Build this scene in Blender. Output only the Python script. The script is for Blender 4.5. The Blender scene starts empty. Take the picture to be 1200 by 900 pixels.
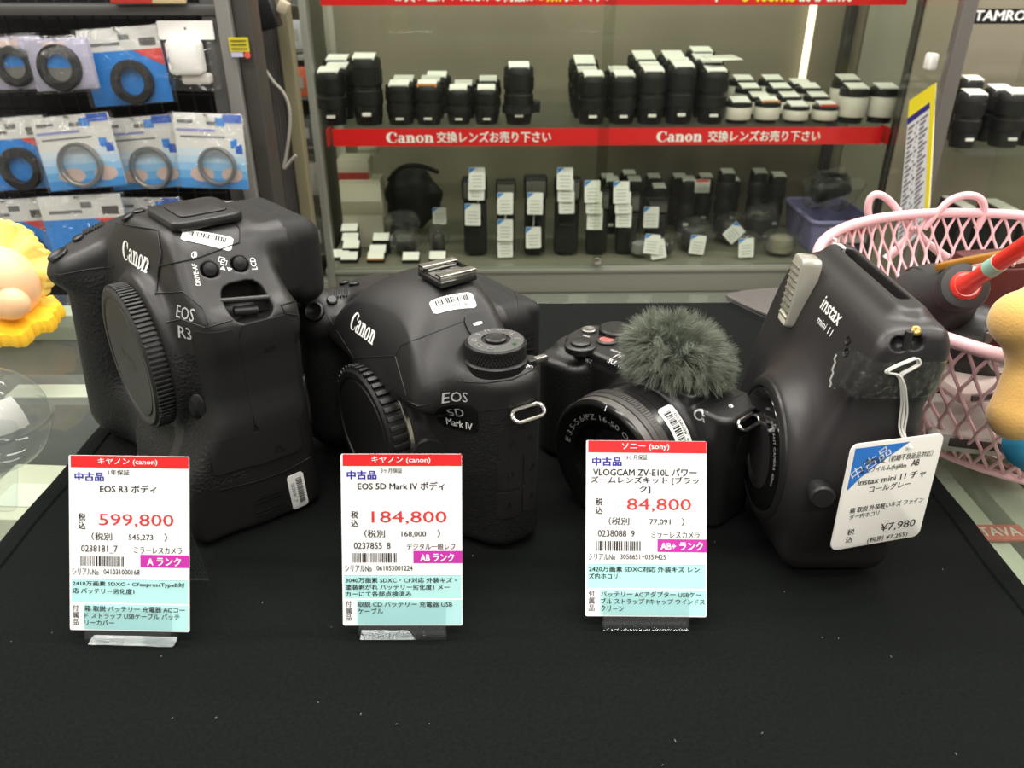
import bpy, math, random
import numpy as np
from mathutils import Matrix, Vector, Euler

random.seed(7)
rng = np.random.default_rng(7)
PI = math.pi
SC = bpy.context.scene
COL = SC.collection

# ------------------------------------------------------------------ camera, world, lights, exposure
F_PX, PITCH, CAM_H = 940.0, math.radians(27.8), 0.24
cam_d = bpy.data.cameras.new('camera')
cam_d.sensor_width = 36.0
cam_d.lens = 36.0 * F_PX / 1200.0
cam_d.clip_start, cam_d.clip_end = 0.01, 30
cam_d.dof.use_dof = True
cam_d.dof.focus_distance = 0.36
cam_d.dof.aperture_fstop = 24.0
cam = bpy.data.objects.new('camera', cam_d)
COL.objects.link(cam)
cam.location = (0, 0, CAM_H)
cam.rotation_euler = (PI / 2 - PITCH, 0, 0)
SC.camera = cam

SC.view_settings.view_transform = 'Standard'
SC.view_settings.look = 'None'
SC.view_settings.gamma = 1.0
SC.view_settings.use_curve_mapping = False
SC.view_settings.exposure = 0.0

world = bpy.data.worlds.new('world')
SC.world = world
world.use_nodes = True
world.node_tree.nodes['Background'].inputs[0].default_value = (1.0, 0.97, 0.92, 1)
world.node_tree.nodes['Background'].inputs[1].default_value = 0.22


def area(name, loc, rot, sx, sy, power, color=(1, 0.96, 0.9)):
    d = bpy.data.lights.new(name, 'AREA')
    d.shape = 'RECTANGLE'
    d.size, d.size_y = sx, sy
    d.energy = power
    d.color = color
    o = bpy.data.objects.new(name, d)
    COL.objects.link(o)
    o.location = loc
    o.rotation_euler = rot
    return o


# rows of ceiling fluorescent lamps, running across the shop
for (ly, pw) in ((-1.3, 17), (-0.2, 19), (0.85, 25), (1.65, 17)):
    for lx in (-1.5, 0.1, 1.7):
        area('ceiling_lamp', (lx, ly, 1.68), (0, 0, 0), 1.25, 0.16, pw)
area('showcase_lamp', (0.2, 2.04, 0.46), (math.radians(14), 0, 0), 1.2, 0.05, 1.5)
area('cabinet_lamp', (1.35, 1.80, 0.42), (0, 0, 0), 0.6, 0.05, 2.0)
area('counter_fill', (0.0, 0.135, -0.03), (math.radians(25), 0, 0), 0.9, 0.015, 0.55)  # added fill light, brightens the goods under the counter glass

# ------------------------------------------------------------------ camera-ray helpers (for finding real positions)
CP, SP = math.cos(PITCH), math.sin(PITCH)
EYE = np.array([0.0, 0.0, CAM_H])


def ray(u, v):
    a = (u - 600.0) / F_PX
    b = (v - 450.0) / F_PX
    return np.array([a, CP - b * SP, -SP - b * CP])


def at_y(u, v, y):
    d = ray(u, v)
    return EYE + d * (y / d[1])


def at_x(u, v, x):
    d = ray(u, v)
    return EYE + d * (x / d[0])


def at_z(u, v, z=0.0):
    d = ray(u, v)
    return EYE + d * ((z - CAM_H) / d[2])


# ------------------------------------------------------------------ materials
def lin(c):
    if isinstance(c, str):
        c = [int(c[i:i + 2], 16) / 255.0 for i in (0, 2, 4)]
    return tuple(x / 12.92 if x <= 0.04045 else ((x + 0.055) / 1.055) ** 2.4 for x in c) + (1,)


MATS = {}


def mat(name, color, rough=0.5, metal=0.0, spec=0.5, bump=None, vary=None, coat=0.0, sheen=0.0, emit=None, emit_s=0.0, sss=0.0):
    """bump = (kind, scale, strength, distance); vary = (scale, amount)"""
    if name in MATS:
        return MATS[name]
    m = bpy.data.materials.new(name)
    m.use_nodes = True
    nt = m.node_tree
    b = nt.nodes['Principled BSDF']
    col = lin(color)
    b.inputs['Base Color'].default_value = col
    b.inputs['Roughness'].default_value = rough
    b.inputs['Metallic'].default_value = metal
    b.inputs['Specular IOR Level'].default_value = spec
    b.inputs['Coat Weight'].default_value = coat
    b.inputs['Sheen Weight'].default_value = sheen
    if sss:
        b.inputs['Subsurface Weight'].default_value = sss
        b.inputs['Subsurface Radius'].default_value = (0.006, 0.003, 0.0015)
    if emit:
        b.inputs['Emission Color'].default_value = lin(emit)
        b.inputs['Emission Strength'].default_value = emit_s
    tc = nt.nodes.new('ShaderNodeTexCoord')
    if vary:
        n = nt.nodes.new('ShaderNodeTexNoise')
        n.inputs['Scale'].default_value = vary[0]
        n.inputs['Detail'].default_value = 4
        nt.links.new(tc.outputs['Object'], n.inputs['Vector'])
        r = nt.nodes.new('ShaderNodeValToRGB')
        k = vary[1]
        r.color_ramp.elements[0].position = 0.3
        r.color_ramp.elements[1].position = 0.7
        r.color_ramp.elements[0].color = tuple(max(0, c * (1 - k)) for c in col[:3]) + (1,)
        r.color_ramp.elements[1].color = tuple(min(1, c * (1 + k)) for c in col[:3]) + (1,)
        nt.links.new(n.outputs['Fac'], r.inputs['Fac'])
        nt.links.new(r.outputs['Color'], b.inputs['Base Color'])
    if bump:
        kind, sc, st, dist = bump
        if kind == 'noise':
            t = nt.nodes.new('ShaderNodeTexNoise')
            t.inputs['Scale'].default_value = sc
            t.inputs['Detail'].default_value = 3
            out = t.outputs['Fac']
        elif kind == 'wave':
            t = nt.nodes.new('ShaderNodeTexWave')
            t.inputs['Scale'].default_value = sc
            t.inputs['Distortion'].default_value = 1.2
            out = t.outputs['Fac']
        else:
            t = nt.nodes.new('ShaderNodeTexVoronoi')
            t.inputs['Scale'].default_value = sc
            out = t.outputs['Distance']
        nt.links.new(tc.outputs['Object'], t.inputs['Vector'])
        bp = nt.nodes.new('ShaderNodeBump')
        bp.inputs['Strength'].default_value = st
        bp.inputs['Distance'].default_value = dist
        nt.links.new(out, bp.inputs['Height'])
        nt.links.new(bp.outputs['Normal'], b.inputs['Normal'])
    MATS[name] = m
    return m


def glass(name, tint='ffffff', refl=0.6, haze=0.0, rough=0.02, wrinkle=None):
    """thin clear sheet: see-through with a fresnel reflection"""
    if name in MATS:
        return MATS[name]
    m = bpy.data.materials.new(name)
    m.use_nodes = True
    nt = m.node_tree
    nt.nodes.remove(nt.nodes['Principled BSDF'])
    out = nt.nodes['Material Output']
    tr = nt.nodes.new('ShaderNodeBsdfTransparent')
    tr.inputs[0].default_value = lin(tint)
    gl = nt.nodes.new('ShaderNodeBsdfGlossy')
    gl.inputs['Roughness'].default_value = rough
    fr = nt.nodes.new('ShaderNodeFresnel')
    ge = nt.nodes.new('ShaderNodeNewGeometry')
    io = nt.nodes.new('ShaderNodeMath')          # same fresnel curve from either side of the thin sheet
    io.operation = 'MULTIPLY_ADD'
    io.inputs[1].default_value = 1 / 1.45 - 1.45
    io.inputs[2].default_value = 1.45
    nt.links.new(ge.outputs['Backfacing'], io.inputs[0])
    nt.links.new(io.outputs[0], fr.inputs[0])
    mu = nt.nodes.new('ShaderNodeMath')
    mu.operation = 'MULTIPLY'
    mu.inputs[1].default_value = refl
    mx = nt.nodes.new('ShaderNodeMixShader')
    nt.links.new(fr.outputs[0], mu.inputs[0])
    nt.links.new(mu.outputs[0], mx.inputs[0])
    nt.links.new(gl.outputs[0], mx.inputs[2])
    src = tr
    if haze:
        df = nt.nodes.new('ShaderNodeBsdfDiffuse')
        df.inputs[0].default_value = (0.8, 0.82, 0.82, 1)
        m2 = nt.nodes.new('ShaderNodeMixShader')
        m2.inputs[0].default_value = haze
        nt.links.new(tr.outputs[0], m2.inputs[1])
        nt.links.new(df.outputs[0], m2.inputs[2])
        src = m2
    if wrinkle:
        tc = nt.nodes.new('ShaderNodeTexCoord')
        n = nt.nodes.new('ShaderNodeTexNoise')
        n.inputs['Scale'].default_value = wrinkle[0]
        bp = nt.nodes.new('ShaderNodeBump')
        bp.inputs['Strength'].default_value = wrinkle[1]
        bp.inputs['Distance'].default_value = 0.01
        nt.links.new(tc.outputs['Object'], n.inputs['Vector'])
        nt.links.new(n.outputs['Fac'], bp.inputs['Height'])
        nt.links.new(bp.outputs['Normal'], gl.inputs['Normal'])
        nt.links.new(bp.outputs['Normal'], fr.inputs['Normal'])
    nt.links.new(src.outputs[0], mx.inputs[1])
    nt.links.new(mx.outputs[0], out.inputs[0])
    MATS[name] = m
    return m


SHELL = mat('black_shell', '1e1d1d', 0.41, spec=0.45, bump=('noise', 1900, 0.18, 0.0004))
SHELL2 = mat('black_satin', '1d1d1d', 0.36, spec=0.5, bump=('noise', 2200, 0.12, 0.0003))
RUBBER = mat('black_grained_rubber', '181818', 0.6, spec=0.35, bump=('voronoi', 700, 0.6, 0.0006))
LEATHER = mat('black_leatherette', '191919', 0.55, spec=0.35, bump=('noise', 1100, 0.7, 0.0007))
DOOR = mat('black_soft_rubber', '1b1b1b', 0.62, spec=0.3)
SEAM = mat('seam_black', '080808', 0.5)
DARK = mat('deep_black', '0b0b0b', 0.4)
GLOSS = mat('gloss_black', '101010', 0.12, spec=0.6)
CAPM = mat('cap_black', '1c1c1c', 0.5, bump=('noise', 1500, 0.25, 0.0004))
WHITE_INK = mat('white_ink', 'e9e9e6', 0.5)
GREY_INK = mat('grey_ink', 'b4b6b6', 0.45)
GREEN_INK = mat('green_ink', '2f9d4a', 0.5)
STICKER = mat('sticker_white', 'f1f1ee', 0.45)
PAPER = mat('card_white', 'f7f6f6', 0.42, coat=0.25)
INK = mat('ink_black', '161616', 0.6)
RED = mat('band_red', 'dd1f22', 0.4, coat=0.3)
REDTXT = mat('price_red', 'cf3339', 0.5)
BLUETXT = mat('print_blue', '23259c', 0.5)
MAGENTA = mat('rank_magenta', 'c32fa6', 0.45)
CYAN = mat('panel_cyan', 'b4e6e6', 0.45)
SILVER = mat('polished_steel', 'c9c7c2', 0.22, metal=1.0)
STEEL = mat('brushed_steel', '8b8a86', 0.38, metal=1.0)
RINGGREY = mat('ring_grey', '5a5855', 0.4, metal=0.6)
CLEAR = glass('clear_acrylic', 'fafcfc', 1.0, haze=0.015)
PANE = glass('showcase_glass', 'f6f8f4', 0.45)
TOPGLASS = glass('counter_glass', 'f1f5f1', 0.3, haze=0.02)
BAG = glass('clear_plastic_bag', 'fbfcfc', 1.5, haze=0.02, rough=0.08, wrinkle=(70, 0.9))
TAPE = glass('clear_tape', 'f2f2ee', 1.3, haze=0.02, rough=0.16, wrinkle=(220, 0.4))


# ------------------------------------------------------------------ mesh builder
def frame_from(n, u):
    n = np.array(n, float); n /= np.linalg.norm(n)
    u = np.array(u, float); u = u - n * np.dot(u, n); u /= np.linalg.norm(u)
    return n, u, np.cross(n, u)


def axis_frame(d):
    d = np.array(d, float); d /= np.linalg.norm(d)
    a = np.array([0, 0, 1.0]) if abs(d[2]) < 0.9 else np.array([1.0, 0, 0])
    x = np.cross(a, d); x /= np.linalg.norm(x)
    return d, x, np.cross(d, x)


def npm(M):
    return np.array(M)


class MB:
    def __init__(self):
        self.v, self.f, self.m, self.mats, self.n = [], [], [], [], 0

    def mi(self, m):
        if m not in self.mats:
            self.mats.append(m)
        return self.mats.index(m)

    def add(self, v, f, m, M=None):
        v = np.asarray(v, float).reshape(-1, 3)
        if M is not None:
            A = npm(M)
            v = v @ A[:3, :3].T + A[:3, 3]
        k = self.mi(m)
        self.v.append(v)
        n = self.n
        self.f.extend([[i + n for i in q] for q in f])
        self.m.extend([k] * len(f))
        self.n += len(v)
        return self

    def box(self, c, s, m, M=None, bev=0.0):
        x, y, z = [a / 2 for a in s]
        if bev <= 0:
            v = np.array([[i * x, j * y, k * z] for i in (-1, 1) for j in (-1, 1) for k in (-1, 1)]) + np.array(c)
            f = [(0, 1, 3, 2), (4, 6, 7, 5), (0, 4, 5, 1), (2, 3, 7, 6), (0, 2, 6, 4), (1, 5, 7, 3)]
            return self.add(v, f, m, M)
        bev = min(bev, x * .98, y * .98, z * .98)
        pts = rrect(2 * x, 2 * y, bev, 3)
        return self.slab(pts, c[2] - z, c[2] + z, m, M, bev=bev, off=(c[0], c[1]))

    def slab(self, pts, z0, z1, m, M=None, bev=0.0, off=(0, 0), top=True):
        """vertical prism of a ccw outline, with rounded top/bottom edges"""
        pts = np.asarray(pts, float) + np.array(off)
        n = len(pts)
        c = pts.mean(0)
        rings = []
        if bev > 0:
            nrm = outline_normals(pts)
            for a in (0, 0.5, 1.0):
                t = a * PI / 2
                rings.append((pts - nrm * bev * (1 - math.sin(t)), z0 + bev * (1 - math.cos(t))))
            for a in (1.0, 0.5, 0):
                t = a * PI / 2
                rings.append((pts - nrm * bev * (1 - math.sin(t)), z1 - bev * (1 - math.cos(t))))
        else:
            rings = [(pts, z0), (pts, z1)]
        v = np.concatenate([np.c_[p, np.full(n, z)] for p, z in rings])
        f = []
        for r in range(len(rings) - 1):
            for i in range(n):
                j = (i + 1) % n
                f.append((r * n + i, r * n + j, (r + 1) * n + j, (r + 1) * n + i))
        f.append(tuple(range(n - 1, -1, -1)))
        f.append(tuple((len(rings) - 1) * n + i for i in range(n)))
        return self.add(v, f, m, M)

    def lathe(self, prof, m, M=None, n=40, mats=None):
        """profile of (r, z) revolved about z; mats gives one material per segment"""
        a = np.arange(n) * 2 * PI / n
        prof = [(max(r, 1e-6), z) for r, z in prof]
        v = np.concatenate([np.c_[r * np.cos(a), r * np.sin(a), np.full(n, z)] for r, z in prof])
        for k in range(len(prof) - 1):
            f = [(k * n + i, k * n + (i + 1) % n, (k + 1) * n + (i + 1) % n, (k + 1) * n + i) for i in range(n)]
            if k == 0:
                base = self.n
                self.add(v, f, mats[0] if mats else m, M)
            else:
                mm = self.mi(mats[k] if mats else m)
                self.f.extend([[i + base for i in q] for q in f])
                self.m.extend([mm] * len(f))
        return self

    def cyl(self, p0, p1, r0, r1, m, n=20, M=None, bev=0.0):
        p0, p1 = np.array(p0, float), np.array(p1, float)
        d, x, y = axis_frame(p1 - p0)
        L = np.linalg.norm(p1 - p0)
        A = np.eye(4)
        A[:3, 0], A[:3, 1], A[:3, 2], A[:3, 3] = x, y, d, p0
        if M is not None:
            A = npm(M) @ A
        b = bev
        prof = [(0, 0), (r0 - b, 0), (r0, b), (r1, L - b), (r1 - b, L), (0, L)] if b > 0 else [(0, 0), (r0, 0), (r1, L), (0, L)]
        return self.lathe(prof, m, A, n)

    def tube(self, pts, r, m, n=8, closed=False, M=None, caps=True):
        p = np.asarray(pts, float)
        N = len(p)
        if N < 2:
            return self
        if np.isscalar(r):
            r = np.full(N, r)
        if closed:
            t = np.roll(p, -1, 0) - np.roll(p, 1, 0)
        else:
            t = np.gradient(p, axis=0)
        t /= np.linalg.norm(t, axis=1)[:, None] + 1e-12
        _, x, _ = axis_frame(t[0])
        ang = np.arange(n) * 2 * PI / n
        vs = []
        for i in range(N):
            x = x - t[i] * np.dot(x, t[i])
            x /= np.linalg.norm(x) + 1e-12
            y = np.cross(t[i], x)
            vs.append(p[i] + r[i] * (np.cos(ang)[:, None] * x + np.sin(ang)[:, None] * y))
        v = np.concatenate(vs)
        f = []
        for i in range(N if closed else N - 1):
            a, b = i * n, ((i + 1) % N) * n
            for k in range(n):
                f.append((a + k, a + (k + 1) % n, b + (k + 1) % n, b + k))
        if caps and not closed:
            f.append(tuple(range(n - 1, -1, -1)))
            f.append(tuple((N - 1) * n + k for k in range(n)))
        return self.add(v, f, m, M)

    def ball(self, c, r, m, nu=24, nv=14, M=None, fn=None):
        r = np.array([r] * 3 if np.isscalar(r) else r, float)
        th = np.linspace(0, PI, nv + 1)
        ph = np.arange(nu) * 2 * PI / nu
        v = np.array([[math.sin(t) * math.cos(p), math.sin(t) * math.sin(p), math.cos(t)] for t in th for p in ph])
        if fn:
            v = v * fn(v)[:, None]
        v = v * r + np.array(c)
        f = [(i * nu + j, (i + 1) * nu + j, (i + 1) * nu + (j + 1) % nu, i * nu + (j + 1) % nu) for i in range(nv) for j in range(nu)]
        return self.add(v, f, m, M)

    def build(self, name, parent=None, smooth=True, angle=38, M=None):
        me = bpy.data.meshes.new(name)
        v = np.concatenate(self.v) if self.v else np.zeros((0, 3))
        me.from_pydata(v.tolist(), [], self.f)
        for m in self.mats:
            me.materials.append(m)
        me.polygons.foreach_set('material_index', np.array(self.m, np.int32))
        if smooth:
            me.polygons.foreach_set('use_smooth', np.ones(len(me.polygons), bool))
            me.update()
            me.set_sharp_from_angle(angle=math.radians(angle))
        me.update()
        o = bpy.data.objects.new(name, me)
        COL.objects.link(o)
        if parent is not None:
            o.parent = parent
        if M is not None:
            o.matrix_world = Matrix(npm(M).tolist())
        return o


def outline_normals(p):
    t = np.roll(p, -1, 0) - np.roll(p, 1, 0)
    t /= np.linalg.norm(t, axis=1)[:, None] + 1e-12
    return np.c_[t[:, 1], -t[:, 0]]


def rrect(w, h, r, n=4):
    """ccw rounded rectangle centred on 0"""
    out = []
    for cx, cy, a0 in ((w / 2 - r, h / 2 - r, 0), (-w / 2 + r, h / 2 - r, 90), (-w / 2 + r, -h / 2 + r, 180), (w / 2 - r, -h / 2 + r, 270)):
        for i in range(n + 1):
            a = math.radians(a0 + 90 * i / n)
            out.append((cx + r * math.cos(a), cy + r * math.sin(a)))
    return np.array(out)


def rp(pts, r, n=5):
    """polygon with rounded corners"""
    P = np.array(pts, float)
    out = []
    N = len(P)
    for i in range(N):
        a, b, c = P[i - 1], P[i], P[(i + 1) % N]
        la, lc = np.linalg.norm(a - b), np.linalg.norm(c - b)
        k = min(r, la * 0.48, lc * 0.48)
        s, e = b + (a - b) / la * k, b + (c - b) / lc * k
        for t in np.linspace(0, 1, n):
            out.append((1 - t) ** 2 * s + 2 * t * (1 - t) * b + t * t * e)
    return np.array(out)


def spline(pts, n=8, closed=False):
    P = np.array(pts, float)
    N = len(P)
    out = []
    for i in range(N if closed else N - 1):
        if closed:
            a, b, c, d = P[(i - 1) % N], P[i], P[(i + 1) % N], P[(i + 2) % N]
        else:
            a, b, c, d = P[max(i - 1, 0)], P[i], P[i + 1], P[min(i + 2, N - 1)]
        for t in np.arange(n) / n:
            out.append(0.5 * ((2 * b) + (c - a) * t + (2 * a - 5 * b + 4 * c - d) * t * t + (3 * b - a - 3 * c + d) * t ** 3))
    if not closed:
        out.append(P[-1])
    return np.array(out)


def thing(name, label, cat, loc=(0, 0, 0), rotz=0.0, group=None, M=None):
    o = bpy.data.objects.new(name, None)
    o.empty_display_size = 0.02
    COL.objects.link(o)
    if M is not None:
        o.matrix_world = Matrix(npm(M).tolist())
    else:
        o.location = tuple(float(a) for a in loc)
        o.rotation_euler = (0, 0, rotz)
    o['label'] = label
    o['category'] = cat
    if group:
        o['group'] = group
    return o


def tag(o, label, cat, group=None, kind=None):
    o['label'] = label
    o['category'] = cat
    if group:
        o['group'] = group
    if kind:
        o['kind'] = kind
    return o


def struct(o):
    o['kind'] = 'structure'
    return o


def Tm(x, y, z, rz=0.0, rx=0.0, ry=0.0, s=1.0):
    M = Matrix.Translation((float(x), float(y), float(z))) @ Euler((rx, ry, rz)).to_matrix().to_4x4()
    if s != 1.0:
        M = M @ Matrix.Diagonal((s, s, s, 1))
    return npm(M)


def frame_m(O, U, V):
    """matrix whose x,y,z axes are U, V and their cross product, at O"""
    U = np.array(U, float); U /= np.linalg.norm(U)
    V = np.array(V, float); V = V - U * np.dot(U, V); V /= np.linalg.norm(V)
    A = np.eye(4)
    A[:3, 0], A[:3, 1], A[:3, 2], A[:3, 3] = U, V, np.cross(U, V), O
    return A


# ------------------------------------------------------------------ lettering
_TX = {}


def text2d(s, bold=0.0):
    """2-D outline mesh of a string, normalised to a 1x1 box; also its natural aspect"""
    key = (s, bold)
    if key not in _TX:
        cu = bpy.data.curves.new('lettering', 'FONT')
        cu.body = s
        cu.resolution_u = 2
        ob = bpy.data.objects.new('lettering', cu)
        me = bpy.data.meshes.new_from_object(ob)
        v = np.array([vv.co[:2] for vv in me.vertices])
        f = [tuple(p.vertices) for p in me.polygons]
        bpy.data.objects.remove(ob)
        bpy.data.meshes.remove(me)
        bpy.data.curves.remove(cu)
        if bold > 0:        # a heavier weight: the outline struck several times, a little apart
            n1 = len(v)
            offs = [(-bold, 0), (bold, 0), (0, bold * .7), (0, -bold * .7)] if bold > .018 else [(-bold, 0), (bold, 0)]
            v = np.concatenate([v + np.array(o_) for o_ in offs])
            f = [tuple(i + k * n1 for i in q) for k in range(len(offs)) for q in f]
        lay = np.arange(len(v)) // n1 if bold > 0 else np.zeros(len(v))
        lo, hi = v.min(0), v.max(0)
        _TX[key] = (np.c_[(v - lo) / (hi - lo), lay], f, (hi - lo)[0] / (hi - lo)[1])
    return _TX[key]


def ell_strip(c, rx, ry, irx, iry, ic, a0, a1, n=26):
    a = np.radians(np.linspace(a0, a1, n))
    o = np.c_[c[0] + rx * np.cos(a), c[1] + ry * np.sin(a)]
    i = np.c_[ic[0] + irx * np.cos(a), ic[1] + iry * np.sin(a)]
    v = np.concatenate([o, i])
    return v, [(k, k + 1, n + k + 1, n + k) for k in range(n - 1)]


def wordmark():
    """bold serif word set by hand: C a n o n, in a 1x1 box"""
    V, F, n0 = [], [], 0

    def put(v, f, dx):
        nonlocal n0
        v = np.array(v, float) + np.array([dx, 0])
        V.append(np.c_[v, np.full(len(v), len(V) % 5)])     # each stroke on its own thin layer
        F.extend([tuple(i + n0 for i in q) for q in f])
        n0 += len(v)

    def quad(x0, y0, x1, y1, dx):
        put([(x0, y0), (x1, y0), (x1, y1), (x0, y1)], [(0, 1, 2, 3)], dx)

    # C
    v, f = ell_strip((0.62, 0.66), 0.62, 0.70, 0.36, 0.60, (0.72, 0.66), 52, 318)
    put(v, f, 0)
    put([(1.0, 1.22), (1.08, 1.30), (1.08, 0.82), (0.98, 0.86), (0.84, 1.1)], [(0, 1, 2, 3, 4)], 0)
    put([(0.95, 0.10), (1.12, 0.34), (1.02, 0.40)], [(0, 1, 2)], 0)
    # a
    x = 1.18
    quad(0.44, 0.0, 0.72, 0.66, x)
    quad(0.66, 0.0, 0.82, 0.12, x)
    v, f = ell_strip((0.40, 0.66), 0.32, 0.32, 0.08, 0.24, (0.38, 0.64), 0, 165, 14)
    put(v, f, x)
    v, f = ell_strip((0.30, 0.28), 0.29, 0.30, 0.10, 0.17, (0.36, 0.28), 40, 330, 20)
    put(v, f, x)

    def letter_n(x):
        quad(0.10, 0.0, 0.38, 0.90, x)
        quad(0.0, 0.84, 0.36, 0.97, x)
        quad(0.0, 0.0, 0.48, 0.12, x)
        v, f = ell_strip((0.52, 0.62), 0.36, 0.36, 0.08, 0.22, (0.50, 0.60), 0, 175, 14)
        put(v, f, x)
        quad(0.58, 0.0, 0.88, 0.64, x)
        quad(0.50, 0.0, 0.98, 0.12, x)

    letter_n(2.06)
    v, f = ell_strip((0.42, 0.48), 0.42, 0.50, 0.15, 0.38, (0.42, 0.48), 0, 360, 30)
    put(v, f, 3.10)
    letter_n(4.0)
    v = np.concatenate(V)
    lo, hi = v[:, :2].min(0), v[:, :2].max(0)
    return np.c_[(v[:, :2] - lo) / (hi - lo), v[:, 2]], F, (hi - lo)[0] / (hi - lo)[1]


WORDMARK = wordmark()


def flat(mb, t2, x0, y0, w, h, m, A=None, z=0.0):
    v, f, _ = t2
    mb.add(np.c_[x0 + v[:, 0] * w, y0 + v[:, 1] * h, z + 2.5e-5 * v[:, 2]], f, m, A)


def barcode_rects(w, seed, n=38):
    r = random.Random(seed)
    out, x = [], 0.0
    while x < 1.0:
        b = r.choice((1, 1, 2, 3)) / 70.0
        g = r.choice((1, 1, 2)) / 70.0
        out.append((x * w, min(x + b, 1.0) * w))
        x += b + g
    return out
# ------------------------------------------------------------------ smooth solids from distance fields (millimetres)
def smin(a, b, k):
    if k <= 0:
        return np.minimum(a, b)
    h = np.maximum(k - np.abs(a - b), 0) / k
    return np.minimum(a, b) - h * h * k * 0.25


def smax(a, b, k):
    return -smin(-a, -b, k)


def poly_sdf(P, x, y):
    """signed distance to a polygon on the grid x (column) by y (row)"""
    P = np.asarray(P, np.float32)
    X, Y = np.broadcast_arrays(x, y)
    d = np.full(X.shape, 1e9, np.float32)
    inside = np.zeros(X.shape, bool)
    N = len(P)
    for i in range(N):
        a, b = P[i], P[i - 1]
        e = b - a
        if abs(e).max() < 1e-7:
            continue
        wx, wy = X - a[0], Y - a[1]
        t = np.clip((wx * e[0] + wy * e[1]) / (e @ e), 0, 1)
        d = np.minimum(d, (wx - e[0] * t) ** 2 + (wy - e[1] * t) ** 2)
        c = (a[1] > Y) != (b[1] > Y)
        if e[1] != 0:
            inside ^= c & (X < e[0] * (Y - a[1]) / e[1] + a[0])
    d = np.sqrt(d)
    return np.where(inside, -d, d)


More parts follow.
